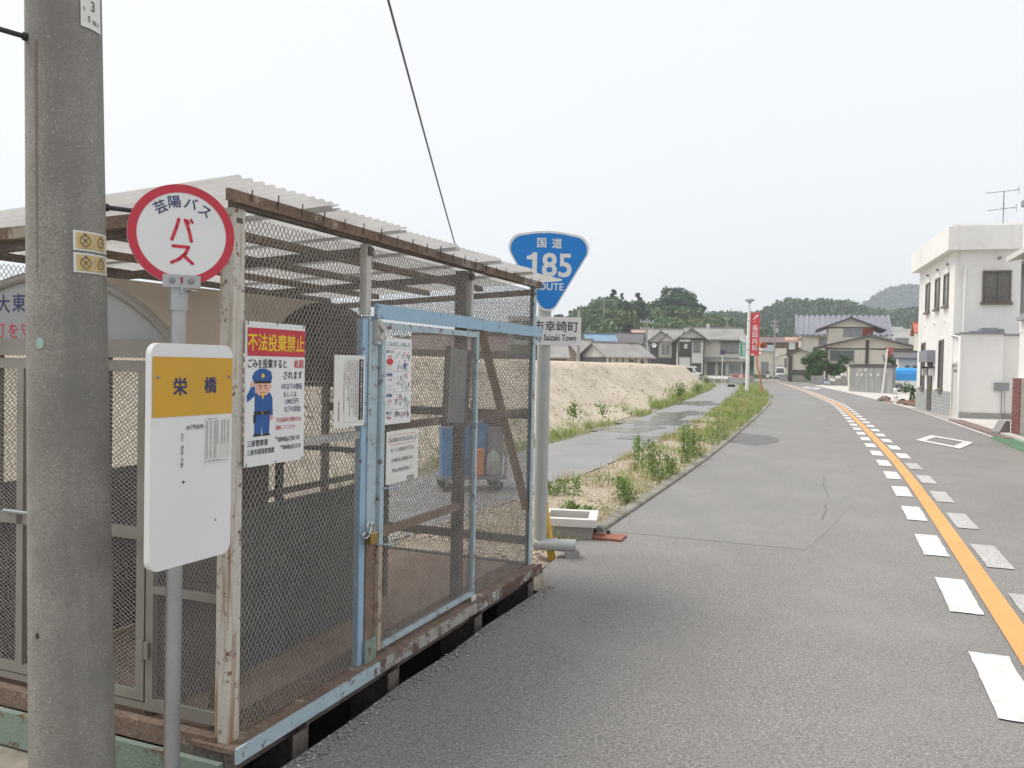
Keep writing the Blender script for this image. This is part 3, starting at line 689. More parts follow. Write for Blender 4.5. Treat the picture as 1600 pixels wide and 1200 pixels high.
# door
dr = obj('door', MB().box((1.042, -.016, .70), (1.078, .012, 1.80)).box((2.148, -.016, .165), (2.176, .012, 1.805)).box((1.08, -.014, 1.768), (2.147, .010, 1.80)).box((1.08, -.014, .175), (2.147, .010, .20)), blue_rust, cg)
obj('stile_foot', MB().box((1.043, -.015, .175), (1.077, .011, .698)), mat('tan_rusted_paint', (.45, .37, .29), .7, .12, 6, .08, 90, .4, 70, rust=(.52, .62, 14)), dr)
o = meshpanel(dr, (1.07, .000, .19), 1.085, 1.58)
obj('latch', MB().box((.985, -.024, 1.69), (1.02, -.003, 1.81)).bar((.99, -.03, 1.79), (1.035, -.036, 1.755), .012, .02).bar((1.035, -.036, 1.755), (.995, -.03, 1.715), .012, .02), grey_paint, dr)
for z in (.98, .70): obj('pull_handle', MB().tube([(1.07, -.018, z), (1.09, -.05, z), (1.12, -.05, z - .005), (1.125, -.02, z - .005)], .005, 6), blue_rust, dr)
obj('tag_plate', MB().box((2.13, -.022, .105), (2.19, -.0135, .175)), white_dirty, cg)
# near end: hinged mesh doors in a dull aluminium frame, standing open to the sky above
e = MB().box((.028, .407, .185), (.055, .445, 1.62)).box((.028, .065, .185), (.055, .407, .235)).box((.028, .065, .66), (.055, .407, .69)).box((.028, .445, .185), (.055, 1.75, .215))
obj('end_frame', e, alu, cg)
ed = obj('end_door', MB().box((.026, .452, .22), (.056, .495, 1.59)).box((.026, .495, .22), (.056, 1.72, .26)).box((.026, .495, .87), (.056, 1.72, .915)).box((.026, .495, 1.545), (.056, 1.72, 1.59)).box((.026, 1.15, .26), (.056, 1.19, 1.545)), alu, cg)
meshpanel(ed, (.04, .49, .25), 1.23, 1.31, R(90), wire, cw=.018, ch=.03, t=.0018, rot=True)
meshpanel(cg, (.042, .065, .22), .34, 1.40, R(90), wire_dark, cw=.018, ch=.03, t=.0014)
for z in (1.40, .43): obj('hinge', MB().box((.016, .422, z - .035), (.026, .48, z + .035)).tube([(.018, .449, z - .04), (.018, .449, z + .045)], .006, 8), alu, ed)
obj('door_bolt', MB().tube([(.014, .95, .925), (.014, 1.25, .925)], .009, 8).box((.01, 1.0, .90), (.024, 1.03, .95)), galv, ed)
obj('mesh_offcut', MB().box((.06, .47, .9), (.064, .52, 1.5)), white_dirty, cg)

# domed collection box standing inside the cage: gables, half-open roof
dbx = thing('dome_top_bin', 'arched grey refuse box with tan half-open roof inside the cage', 'bin', C0, TH)
def arch(cy, hw, zb, zt, n=24):
    rise = zt - zb; Rr = (hw * hw + rise * rise) / (2 * rise); zc = zt - Rr; a0 = math.asin(min(1, hw / Rr)); a0 = a0 if Rr >= rise else math.pi - a0
    return [(cy + Rr * math.sin(a), zc + Rr * math.cos(a)) for a in [-a0 + 2 * a0 * k / n for k in range(n + 1)]]
def plate(pts, x0, x1): 
    n = len(pts); vs = [(x0, y, z) for y, z in pts] + [(x1, y, z) for y, z in pts]
    return MB().add(vs, [tuple(range(n)), tuple(range(2 * n - 1, n - 1, -1))] + [(i, n + i, n + (i + 1) % n, (i + 1) % n) for i in range(n)])
A1 = arch(1.02, .733, 1.64, 1.963); A1i = arch(1.02, .675, 1.672, 1.925); A2 = arch(1.01, .445, 1.66, 1.983)
g1 = obj('front_gable', plate(A1i, .034, .046), plate_grey, dbx)
n = len(A1); rimv = []
for x in (.022, .06):
    rimv += [(x, y, z) for y, z in A1] + [(x, y, z) for y, z in A1i]
fs = []
for i in range(n - 1): fs += [(i, i + 1, n + i + 1, n + i), (2 * n + i + 1, 2 * n + i, 3 * n + i, 3 * n + i + 1), (i + 1, i, 2 * n + i, 2 * n + i + 1), (n + i, n + i + 1, 3 * n + i + 1, 3 * n + i)]
obj('gable_rim', MB().add(rimv, fs, True), alu, g1)
obj('gable_foot', MB().box((.02, .285, 1.60), (.06, 1.755, 1.67)), alu, g1)
class EndFlat(Flat):
    def _m(s, x, y): return (.034 - s.off, 1.02 - x, y)
obj('lettering', EndFlat(.001).text('大', -.268, 1.825, .085, .012).text('東', -.173, 1.829, .085, .012).text('一', -.080, 1.829, .085, .012).mb, navy, g1)
obj('lettering', EndFlat(.001).text('町', -.29, 1.708, .072, .004).text('を', -.207, 1.708, .072, .004).text('守', -.124, 1.710, .072, .004).mb, redink, g1)
g2 = obj('rear_gable', plate(A2 + [(1.01 + .445, 1.47), (1.01 - .445, 1.47)], 2.0, 2.012), plate_dark, dbx)
h = len(A1) // 2; vs = []
for k in range(7):
    q = k / 6
    for i in range(h, len(A1)): vs.append((.06 + 1.94 * q, A1[i][0] * (1 - q) + A2[i][0] * q, A1[i][1] * (1 - q) + A2[i][1] * q))
m_ = len(A1) - h
obj('roof_shell', MB().add(vs, [(k * m_ + i, k * m_ + i + 1, (k + 1) * m_ + i + 1, (k + 1) * m_ + i) for k in range(6) for i in range(m_ - 1)], True), tan_sheet, dbx)
obj('side_panel', MB().box((.07, .42, .16), (1.70, .435, .915)), plate_dark, dbx)
obj('side_panel', MB().box((.07, 1.42, .16), (2.0, 1.435, 1.02)), plate_dark, dbx)
for x, y in ((.08, .44), (1.98, .5), (1.98, 1.30), (.08, 1.37), (1.66, .445)): obj('upright', MB().box((x - .02, y, .155), (x + .02, y + .04, 1.62 if x < 1.5 else 1.47)), rusty_dark, dbx)
obj('cross_bar', MB().box((1.96, .54, 1.44), (2.0, 1.30, 1.468)).box((1.96, .54, 1.03), (2.0, 1.30, 1.06)).box((.06, .455, .935), (1.95, .475, .965)), rusty_dark, dbx)

# ---------------------------------------------------------------- things hung on the cage
def on_cage(L, t, z): return CM @ Vector((L, t, z))
pk = thing('padlock', 'small brass padlock on the blue door post of the cage', 'padlock', on_cage(.955, -.03, .785), TH)
obj('body', MB().bevbox((-.022, -.012, -.045), (.022, .010, .0), .004), brass, pk)
obj('shackle', MB().tube([(.014 * math.cos(a), 0, .012 + .02 * math.sin(a)) for a in [R(180 * k / 8) for k in range(9)]], .0042, 8).tube([(-.014, 0, 0), (-.014, 0, .012)], .0042, 8).tube([(.014, 0, 0), (.014, 0, .012)], .0042, 8), chrome, pk)
pk.scale = (1.35, 1.35, 1.35)
obj('chain_link', MB().tube([(-.045 + .022 * math.cos(a), -.002, -.004 + .011 * math.sin(a)) for a in [R(36 * k) for k in range(11)]], .0035, 6).tube([(-.035 + .012 * math.cos(a), -.008, .022 + .022 * math.sin(a)) for a in [R(36 * k) for k in range(11)]], .0035, 6), chrome, pk)

def board_sign(name, label, cat, L0, L1, zt, zb, m, dzl=0.0):
    w_ = L1 - L0; h_ = zt - zb
    t_ = thing(name, label, cat, on_cage((L0 + L1) / 2, -.012, zb), TH)
    obj('board', MB().box((-w_ / 2, -.003, 0), (w_ / 2, .001, h_)), m, t_); return t_, w_, h_
ps, w_, h_ = board_sign('dumping_warning_sign', 'tall white sign with red banner and drawn policeman wired to the mesh', 'sign', .056, .424, 1.750, 1.188, signwhite)
obj('banner', Flat(.0042).rect(-w_ / 2 + .008, h_ - .133, w_ / 2 - .002, h_ - .024).mb, red, ps)
obj('lettering', Flat(.0052).text('不法投棄禁止', 0, h_ - .079, .072, .020, sx=.82).mb, yellow_ink, ps)
f = Flat(.0042).text('ごみを投棄すると', -.055, h_ - .162, .038, .014, sx=.80).text('されます', .105, h_ - .208, .038, .012, sx=.85)
f.text('三原警察署', -.110, .090, .027, .010, sx=.92).text('℡0848(67)0110', .075, .092, .0275, .006, sx=.90).text('三原市環境管理課', -.090, .056, .024, .008, sx=.85).text('℡0848(63)1210', .095, .058, .0245, .006, sx=.85)
obj('lettering', f.mb, black, ps)
obj('lettering', Flat(.0042).text('処罰', .142, h_ - .162, .038, .016, sx=.88).text('不法投棄を目撃の方は', .082, .173, .0205, .004, sx=.80).text('通報してください', .062, .143, .0205, .004, sx=.80).mb, redink, ps)
obj('lettering', Flat(.0042).text('5年以下の懲役', .098, .308, .0265, .003, sx=.80).text('もしくは', .088, .276, .0265, .003, sx=.82).text('1,000万円', .098, .246, .0265, .003, sx=.85).text('以下の罰金', .105, .215, .0265, .003, sx=.82).mb, navy, ps)
fb = Flat(.0042); fx = -.085                       # a plain saluting officer
fb.poly([(fx - .062, .345), (fx - .05, .325), (fx + .05, .325), (fx + .058, .345), (fx + .05, .368), (fx + .02, .380), (fx - .02, .380), (fx - .05, .366)])
fb.poly([(fx - .045, .275), (fx - .088, .250), (fx - .092, .275), (fx - .062, .315), (fx - .045, .312)])
fb.poly([(fx - .045, .285), (fx + .045, .285), (fx + .06, .265), (fx + .064, .195), (fx + .05, .190), (fx + .048, .225), (fx + .042, .125), (fx + .002, .125), (fx - .002, .16), (fx - .006, .125), (fx - .046, .125)])
obj('officer_figure', fb.mb, blue_ink, ps)
obj('officer_figure', Flat(.0046).poly([(fx - .038, .326), (fx + .036, .326), (fx + .040, .292), (fx + .026, .276), (fx - .026, .276), (fx - .040, .292)]).disc(fx + .045, .308, .009).disc(fx - .058, .320, .012).disc(fx + .057, .186, .010).mb, skin_ink, ps)
obj('officer_figure', Flat(.005).rect(fx - .049, .200, fx + .049, .213).poly([(fx - .052, .170), (fx - .038, .170), (fx - .038, .2), (fx - .052, .2)]).poly([(fx - .055, .116), (fx - .004, .116), (fx - .006, .125), (fx - .046, .127)]).poly([(fx + .0, .116), (fx + .05, .116), (fx + .042, .125), (fx + .004, .125)]).rect(fx - .05, .322, fx + .05, .332).rect(fx - .026, .311, fx - .006, .315).rect(fx + .006, .311, fx + .026, .315).disc(fx - .014, .304, .0035).disc(fx + .016, .304, .0035).rect(fx - .014, .2845, fx + .014, .2865).mb, black, ps)
obj('officer_figure', Flat(.005).disc(fx, .352, .009).poly([(fx - .012, .285), (fx + .012, .285), (fx, .258)]).rect(fx - .006, .201, fx + .006, .212).mb, yellow_ink, ps)
tie = MB()
for x, z in ((-w_ / 2 + .01, h_ - .012), (0, h_ - .008), (w_ / 2 - .012, h_ - .012), (-w_ / 2 + .01, .012), (0, .008), (w_ / 2 - .012, .012)): tie.tube([(x, .006, z), (x, -.006, z), (x - .004, -.008, z + .016 if z > .3 else z - .012)], .0016, 5)
obj('wire_tie', tie, iron, ps)

nt, w_, h_ = board_sign('text_notice', 'white notice of vertical print with a black title strip left of the door post', 'notice', .642, .892, 1.632, 1.303, paper)
ts = obj('title_strip', Flat(.0042).rect(w_ / 2 - .052, .028, w_ / 2 - .016, h_ - .018).mb, black, nt)
f = Flat(.0052)
for i, ch in enumerate('資源ごみ以外は持ち込まないでください'): f.text(ch, w_ / 2 - .034, h_ - .032 - i * .0162, .0165, .02)
obj('title_lettering', f.mb, paper, ts)
f = Flat(.0042); f2 = Flat(.0042); rq = random.Random(31); chars = 'のごみ収集日は市の定める場所出してくださいなお午前八時までに分別し違反者'
for c_ in range(9):
    x = w_ / 2 - .066 - c_ * .0155; ln = [.95, .9, .9, .8, .92, .7, .5, .85, .3][c_]
    y = h_ - .03 - (.0 if c_ < 7 else .05)
    while y > h_ * (1 - ln) + .02:
        (f2 if rq.random() < .12 else f).text(rq.choice(chars), x, y, .0095, .004); y -= .0098
for i, ch in enumerate('三原市環境管理課'): f.text(ch, -w_ / 2 + .036, .118 - i * .0118, .0115, .012)
f.frame(-.048, .022, .062, h_ - .022, .0008)
obj('print', f.mb, grayink, nt); obj('print', f2.mb, redink, nt)

po, w_, h_ = board_sign('sorting_guide_poster', 'tall illustrated waste sorting poster at top of the mesh door', 'poster', 1.072, 1.336, 1.725, 1.293, signwhite)
f = Flat(.0042).text('ごみの正しい出し方', 0, h_ - .030, .026, .006, sx=1.0); obj('title', f.mb, greenink, po)
f = Flat(.0042); fr = Flat(.0042); fb = Flat(.0042); fg = Flat(.0042); rq = random.Random(77)
rows = [(h_ - .052, h_ - .165), (h_ - .168, h_ - .268), (h_ - .271, h_ - .355), (h_ - .358, .028)]
for i, (a, b) in enumerate(rows):
    fb.rect(-w_ / 2 + .008, a, w_ / 2 - .008, a + .0009); fb.rect(-w_ / 2 + .085, b, -w_ / 2 + .0858, a)
    f.text(['燃やすごみ', '燃えないごみ', '資源ごみ', '粗大ごみ'][i], -w_ / 2 + .045, a - .016, .017, .02, sx=.8) if i in (0, 3) else fb.text(['', '資源物', '資源物', ''][i], -w_ / 2 + .042, a - .016, .019, .02)
    fr.text(['週二回', '月一回', '月二回', '申込制'][i], -w_ / 2 + .045, a - .042, .015, .01, sx=.85)
    for k in range(26):
        x = rq.uniform(-w_ / 2 + .098, w_ / 2 - .02); y = rq.uniform(b + .01, a - .012); q = rq.choice([f, f, fb, fr, fg]); s_ = rq.uniform(.003, .0075)
        if rq.random() < .5: q.disc(x, y, s_ * .6, s_, 9)
        else: q.rect(x - s_ * .5, y - s_, x + s_ * .5, y + s_)
        f.rect(x - .008, y - s_ - .005, x + .008, y - s_ - .0035)
    for k in range(4): f.rect(-w_ / 2 + .012, b + .006 + k * .008, -w_ / 2 + rq.uniform(.05, .075), b + .0072 + k * .008)
fr.disc(-w_ / 2 + .045, h_ - .118, .032, .016)
fb.rect(.052, h_ - .155, .074, h_ - .125)
obj('print', f.mb, grayink, po); obj('print', fr.mb, redink, po); obj('print', fb.mb, blue_ink, po); obj('print', fg.mb, greenink, po)

hn, w_, h_ = board_sign('handwritten_notice', 'cream handwritten notice tied to the mesh door below the sorting poster', 'notice', 1.10, 1.425, 1.256, .991, paper)
f = Flat(.0042); fr = Flat(.0042).frame(-w_ / 2 + .03, h_ - .068, w_ / 2 - .035, h_ - .018, .0016)
for i, (t_, x, s_) in enumerate((('ごみは決められた日に出しましょう', 0, .0265), ('カン・ビンは袋を分けて下さい', -.005, .024), ('その他の日には絶対出さない', -.005, .024), ('守れない時は持ち帰ること', -.005, .024), ('町内会', .085, .03))):
    f.text(t_, x, h_ - .043 - i * .052, s_, .006, sx=.72 if i < 4 else .85, rot=.01)
obj('handwriting', f.mb, grayink, hn); obj('red_border', fr.mb, redink, hn)
gb = thing('blank_grey_board', 'blank grey board in a dark frame behind the upper right of the mesh door', 'board', on_cage(1.80, .034, 1.24), TH)
M_ = Matrix.Rotation(R(4), 4, 'Y')
obj('frame', MB().box((.0, -.006, .0), (.045, .008, .47), M_).box((.28, -.006, .0), (.33, .008, .47), M_).box((.045, -.006, .0), (.28, .008, .022), M_), rusty_dark, gb)
obj('board', MB().box((.047, -.004, .024), (.278, .004, .465), M_), plate_grey, gb)
bm = thing('broom', 'worn broom with blue handle leaning inside the near end of the cage', 'broom', on_cage(.12, .16, .16), TH)
obj('handle', MB().tube([(.02, .0, .22), (.10, .03, .62)], .012, 8), bluebin, bm)
bb = MB(); rq = random.Random(9)
for i in range(46): a = rq.uniform(-.05, .05); bb.tube([(.02 + rq.uniform(-.012, .012), a * .3, .24), (.0 + rq.uniform(-.02, .02), a * 1.2, rq.uniform(.0, .02))], .0022, 4, False)
obj('bristles', bb, straw_m, bm, kind='stuff')
# ================================================================ middle ground, left of the road
RP = Vector((.262, 7.0, 0))
rt = thing('route_sign', 'blue rounded triangle road sign reading 185 on a grey pipe post', 'road sign', RP)
obj('post', MB().tube([(0, 0, .085), (0, 0, 2.62)], .056, 28).tube([(-.05, -.01, .10), (.30, -.06, .10)], .052, 24), galv_dull, rt)
obj('footing', MB().box((.21, -.11, -.07), (.33, .0, .06)), conc, rt)
obj('clamp', MB().tube([(0, 0, 2.30), (0, 0, 2.36)], .062, 20).tube([(0, 0, 1.88), (0, 0, 1.92)], .062, 20), galv, rt)
def round_tri(sc=1.0, n=12):
    # rounded shield: wide top corners, one rounded point below
    c = [(-.225, .175, .115), (.225, .175, .115), (.0, -.255, .085)]
    pts = []
    ctr = [(x * 1, y) for x, y, r in c]
    def arc(cx, cy, r, a0, a1): return [(cx + r * math.cos(R(a0 + (a1 - a0) * k / n)), cy + r * math.sin(R(a0 + (a1 - a0) * k / n))) for k in range(n + 1)]
    pts += arc(0, -.255, .085, 207, 333)
    q = [(.15, -.15), ]
    pts += arc(.225, .185, .113, -27, 82)
    pts += [(.12, .318), (0, .326), (-.12, .318)]
    pts += arc(-.225, .185, .113, 98, 207)
    return [(x * sc, y * sc) for x, y in pts]
sh = obj('shield', MB().prism(round_tri(1.0), -.004, .004, Matrix.Rotation(R(90), 4, 'X')), reflectw, rt)
sh.location = (.022, -.075, 2.395); sh.rotation_euler = (0, 0, R(6))
inner = [(x * .945, y * .945) for x, y in round_tri(1.0)]
obj('blue_field', Flat(.0055).poly(inner).mb, routeblue, sh)
obj('lettering', Flat(.0065).text('国', -.062, .225, .088, .022).text('道', .066, .225, .088, .022).text('85', .068, .045, .27, .022, sx=.98).poly([(-.138, -.055), (-.138, .085), (-.185, .085), (-.185, .112), (-.150, .122), (-.132, .145), (-.098, .145), (-.098, -.055)]).text('ROUTE', .0, -.135, .083, .018, sx=.98).mb, reflectw, sh)
tp = obj('town_plate', MB().box((-.305, -.003, -.118), (.305, .003, .118)), reflectw, rt); tp.location = (.0, -.075, 1.893); tp.rotation_euler = (0, 0, R(4))
obj('lettering', Flat(.0045).text('三原市幸崎町', 0, .040, .097, .01, sx=.98).text('Mihara City Saizaki Town', 0, -.062, .074, .012, sx=.70).mb, black, tp)
c = G(858, 868)
solo('yellow_stake', MB().tube([(.03, .02, -.07), (-.06, .05, .50)], .034, 12), yellowpost, 'leaning yellow stake in the gravel behind the route sign post', 'stake', c)
c = G(890, 838)
dbn = thing('drain_basin', 'square white concrete drain basin on the gravel by the route sign', 'drain basin', (c.x, c.y + .12, 0), R(-8))
bx_ = MB(); o_, i_ = .27, .19
for a, b in (((-o_, -o_), (o_, -i_)), ((-o_, i_), (o_, o_)), ((-o_, -i_), (-i_, i_)), ((i_, -i_), (o_, i_))): bx_.box((a[0], a[1], .12), (b[0], b[1], .19))
obj('rim', bx_, white_dirty, dbn)
bx_ = MB(); o2 = .23
for a, b in (((-o2, -o2), (o2, -i_)), ((-o2, i_), (o2, o2)), ((-o2, -i_), (-i_, i_)), ((i_, -i_), (o2, i_))): bx_.box((a[0], a[1], -.07), (b[0], b[1], .12))
obj('body', bx_, conc, dbn)
c = G(942, 840); rp_ = thing('iron_cover', 'small rust-red iron cover plate at the road edge by the basin', 'cover plate', (c.x, c.y, 0), R(-20))
obj('plate', MB().box((-.20, -.13, -.02), (.20, .13, .022)), rustplate, rp_)
for x, y in ((-.10, .10), (.03, .09)): obj('knob', MB().tube([(x, y, .022), (x, y, .055)], .018, 8), iron, rp_)
obj('lift_bar', MB().box((-.15, -.02, .022), (.02, .01, .036)), rustplate, rp_)

# ---------------------------------------------------------------- trolley of blue bins on the path
c = G(733, 766, -.03); TC = Vector((c.x, c.y + .15, -.03)); TA = R(14)
TM = Matrix.Translation(TC) @ Matrix.Rotation(TA, 4, 'Z')
tr = thing('trolley', 'low four-wheeled steel trolley carrying bins on the path', 'trolley', TC, TA)
obj('deck', MB().box((-.44, -.26, .15), (.44, .28, .19)), greymetal, tr)
for x in (-.34, .34):
    for y in (-.19, .21):
        wh = obj('wheel', MB().tube([(x, y - .022, .065), (x, y + .022, .065)], .065, 16), rubber, tr); obj('fork', MB().box((x - .02, y - .03, .06), (x + .02, y + .03, .152)), greymetal, wh)
obj('push_handle', MB().tube([(.42, -.22, .19), (.44, -.22, .80), (.44, .24, .80), (.42, .24, .19)], .013, 8), greymetal, tr)
def tp_(x, y, z=.19): return TM @ Vector((x, y, z))
def bin_(label, x, y, w, d, h, m, cat='bin', nm='plastic_bin', lid=None):
    t_ = thing(nm, label, cat, tp_(x, y), TA)
    vs = []
    for z, k in ((0, .86), (h, 1.0)): vs += [(-w / 2 * k, -d / 2 * k, z), (w / 2 * k, -d / 2 * k, z), (w / 2 * k, d / 2 * k, z), (-w / 2 * k, d / 2 * k, z)]
    obj('body', MB().add(vs, [(3, 2, 1, 0), (4, 5, 6, 7), (0, 1, 5, 4), (1, 2, 6, 5), (2, 3, 7, 6), (3, 0, 4, 7)]), m, t_)
    obj('rim', MB().box((-w / 2 - .012, -d / 2 - .012, h - .03), (w / 2 + .012, d / 2 + .012, h + .004)), lid or m, t_)
    return t_
bin_('narrow blue plastic bin at the left end of the trolley', -.33, -.10, .17, .26, .66, bluebin, lid=mat('pale_lid', (.55, .66, .68), .5, .06, 5, .02))
bin_('wide blue plastic bin in the middle of the trolley', .02, .06, .34, .36, .66, bluebin)
bin_('dark grey plastic bin at the right end of the trolley', .31, .07, .22, .34, .62, greymetal)
sg = solo('orange_sack', MB().bevbox((-.085, -.035, 0), (.085, .035, .36), .02), orangem, 'orange sack standing before the wide blue bin on the trolley', 'sack', tp_(.06, -.185), TA)
def sack(w, d, h, seed):
    r_ = random.Random(seed); prof = [(.0, 0), (.42, .01), (.5, .12 * h), (.52, .45 * h), (.44, .75 * h), (.22, .9 * h), (.10, .95 * h), (.16, h), (0, h)]
    mb = MB().lathe([(a, z) for a, z in prof], 14); mb.v = [(x * w * r_.uniform(.92, 1.08), y * d * r_.uniform(.92, 1.08), z) for x, y, z in mb.v]; return mb
solo('grey_sack', sack(.20, .16, .34, 3), greybag, 'tied grey sack on the right front of the trolley', 'sack', tp_(.27, -.16), TA)
solo('red_white_bag', sack(.34, .26, .14, 5), mat('red_white_print', (.55, .50, .48), .5, .1, 9, .05, stain=((.55, .06, .05), .48, .56, 9)), 'red and white plastic bag lying on the wide blue bin', 'bag', tp_(.03, .06, .855), TA)
solo('dark_bag', sack(.26, .26, .17, 6), mat('maroon_bag', (.10, .045, .06), .5, .2, 9, .05), 'dark maroon bag on top of the grey bin', 'bag', tp_(.31, .07, .815), TA)

# ---------------------------------------------------------------- overhead cable and its far pole
A_ = Vector((UP.x + .0, UP.y + .13, 6.55)); B_ = P(727, 436, 40)
pts = [A_.lerp(B_, k / 40) + Vector((0, 0, -.55 * 4 * (k / 40) * (1 - k / 40) * .25)) for k in range(41)]
solo('overhead_cable', MB().tube([p - A_ for p in pts], [.016 + .014 * k / 40 for k in range(41)], 6), cable_m, 'dark cable running down from the near pole against the white sky', 'cable', A_)
def upole(name, label, loc, h, r=.15, arms=((.5, 1.3),), ang=0.0, tf=False, m=None, extras=True, group='distant utility poles'):
    t_ = thing(name, label, 'utility pole', loc, ang, group); obj('shaft', MB().tube([(0, 0, -.1), (0, 0, h)], [r, r * .65], 10), m or conc, t_)
    for dz_, w_ in arms:
        a_ = obj('cross_arm', MB().box((-w_ / 2, -.05, h - dz_ - .05), (w_ / 2, .05, h - dz_ + .05)), galv_dull, t_)
        for k in (-.45, -.18, .18, .45): obj('insulator', MB().tube([(w_ * k, 0, h - dz_ + .05), (w_ * k, 0, h - dz_ + .25)], .055, 6), white_dirty, a_)
    if tf: obj('transformer', MB().tube([(.42, -.1, h - 2.6), (.42, -.1, h - 1.7)], .30, 14).box((-.1, -.15, h - 2.3), (.2, .0, h - 2.1)), galv_dull, t_)
    return t_
upole('distant_pole', 'slim pole behind the cage where the cable ends', (B_.x, B_.y, -.07), B_.z + .25, .10, (), group='distant utility poles')
def pole_px(label, px, ytop, Y, ybase=None, arms=((.5, 1.6), (1.3, 1.6)), **k):
    a = P(px, ytop, Y); return upole('distant_pole', label, (a.x, a.y, -.07), a.z + .07, k.pop('r', .16), arms, **k)
pole_px('pale pole standing behind the town name plate', 905, 484, 62, arms=())
pole_px('pole with two cross arms over the grey gabled house', 1011, 497, 100, r=.15)
pole_px('pole with transformer behind the orange traffic mirror', 1211, 499, 165, tf=True, r=.22)
pole_px('thin grey pole above the roof of the large two-storey house', 1136, 496, 170, arms=((.4, 1.0),))
pole_px('pole with one cross arm high on the wooded hill', 944, 464, 205, arms=((.8, 5.0),), r=.2)
pole_px('thin pole low on the hill beside the town plate', 921, 515, 175, arms=((.5, 2.0),), r=.16)

# ---------------------------------------------------------------- street lamp, banners, traffic mirror
L0_ = P(1167, 613, 55.5); L0_ = Vector((L0_.x, L0_.y, .0))
hl = P(1172, 466, 55.5).z
lampp = thing('street_lamp', 'white street lamp post with a round head beside the road bend', 'street lamp', L0_)
obj('post', MB().tube([(0, 0, -.1), (0, 0, hl - 1.5), (.03, 0, hl - .25)], [.13, .10, .07], 12), white, lampp)
obj('lamp_head', MB().lathe([(0, .12), (.20, .10), (.33, 0), (.28, -.10), (.12, -.16), (.06, -.3)], 16, Matrix.Translation((.03, 0, hl - .1))), galv_dull, lampp)
obj('band', MB().tube([(.0, 0, hl - 3.45), (0, 0, hl - 3.38)], .125, 12).tube([(.0, 0, hl - 1.55), (0, 0, hl - 1.48)], .11, 12), galv_dull, lampp)
def banner(label, loc, w_, h_, m, txt, tc, bg=None, rz=R(8)):
    t_ = thing('banner', label, 'banner', loc, rz); obj('cloth', MB().box((0, -.012, 0), (w_, .012, h_)), m, t_); return t_
b1 = P(1173, 556, 55.5); hb = P(1175, 488, 55.5).z
bn = banner('red vertical banner with white lettering on the street lamp post', (L0_.x + .14, L0_.y, b1.z), .62, hb - b1.z, bannerred, '', None)
f = Flat(.015)
for i, ch in enumerate('長田内科'): f.text(ch, .31, (hb - b1.z) * .64 - i * .44, .42, .02)
f.poly([(.12, 2.42), (.22, 2.42), (.52, 2.68), (.52, 2.76), (.36, 2.72)]).poly([(.18, 2.30), (.28, 2.30), (.24, 2.20)]).rect(.08, .04, .28, .15)
obj('lettering', f.mb, signwhite, bn)
obj('arm', MB().tube([(-.14, 0, .03), (.6, 0, .03)], .018, 6).tube([(-.14, 0, hb - b1.z - .03), (.6, 0, hb - b1.z - .03)], .018, 6), galv_dull, bn)
g0 = P(1158, 560, 68); gt = P(1158, 524, 68); H_ = gt.z - g0.z
gl = thing('shop_banner_post', 'green and white vertical banner on its own post beyond the lamp', 'banner', (g0.x + .5, g0.y, -.05), R(8))
obj('post', MB().tube([(.12, 0, 0), (.12, 0, gt.z + .2)], .05, 8), galv_dull, gl)
bp_ = obj('banner_cloth', MB().box((-.62, -.015, g0.z), (.06, .015, gt.z)), signwhite, gl)
H_ = gt.z - g0.z
obj('green_field', Flat(.018).rect(-.62, g0.z + .22, -.44, gt.z - .44).rect(-.14, g0.z + .22, .06, gt.z - .44).mb, bannergreen, bp_)
f = Flat(.019)
for i, ch in enumerate('藤田医院'): f.text(ch, -.29, gt.z - .64 - i * .32, .27, .01)
f.poly([(-.45, gt.z - .14), (-.2, gt.z - .18), (-.12, gt.z - .24), (-.3, gt.z - .26), (-.2, gt.z - .21)])
obj('lettering', f.mb, bannergreen, bp_)
m0 = G(1192, 616); mt = P(1189, 546, 55); 
tm = thing('traffic_mirror', 'round convex traffic mirror with orange hood on a bent orange post', 'traffic mirror', (m0.x, m0.y, 0))
mx_ = P(1182, 572, m0.y).x - m0.x; mz_ = mt.z
obj('post', MB().tube([(0, 0, -.1), (-.10, 0, .55), (-.24, 0, 1.25), (mx_ * .95, 0, 2.0), (mx_, 0, 3.3)], .052, 12), orangepost, tm)
MM = Matrix.Translation((mx_ + .12, -.16, mz_ + .05)) @ Matrix.Rotation(R(38), 4, 'Z') @ Matrix.Rotation(R(86), 4, 'X')
mr = obj('mirror', MB().lathe([(0, .09), (.18, .08), (.33, .035), (.40, 0)], 28, MM), mirror_m, tm)
obj('hood', MB().lathe([(.40, -.02), (.425, -.02), (.425, .30), (.40, .30), (.40, -.02)], 28, MM), galv_dull, mr) if False else None
hv = []; n = 18
for k in range(n + 1):
    a = R(10 + 160 * k / n)
    for r_, z in ((.41, -.03), (.41, .34), (.44, .34), (.44, -.03)): hv.append(MM @ Vector((r_ * math.cos(a), r_ * math.sin(a), z)))
obj('hood', MB().add(hv, [(k * 4 + j, k * 4 + (j + 1) % 4, k * 4 + 4 + (j + 1) % 4, k * 4 + 4 + j) for k in range(n) for j in range(4)] + [(0, 1, 2, 3), (n * 4 + 3, n * 4 + 2, n * 4 + 1, n * 4)]), orangepost, mr)
obj('back_shell', MB().lathe([(0, -.10), (.3, -.07), (.42, -.01), (.42, .02)], 28, MM), orangepost, mr)
obj('bracket', MB().bar((mx_, 0, mz_ - .2), (mx_ + .1, -.05, mz_), .05, .05).bar((mx_, 0, mz_ + .1), (mx_ + .1, -.05, mz_ + .1), .05, .05), galv_dull, tm)

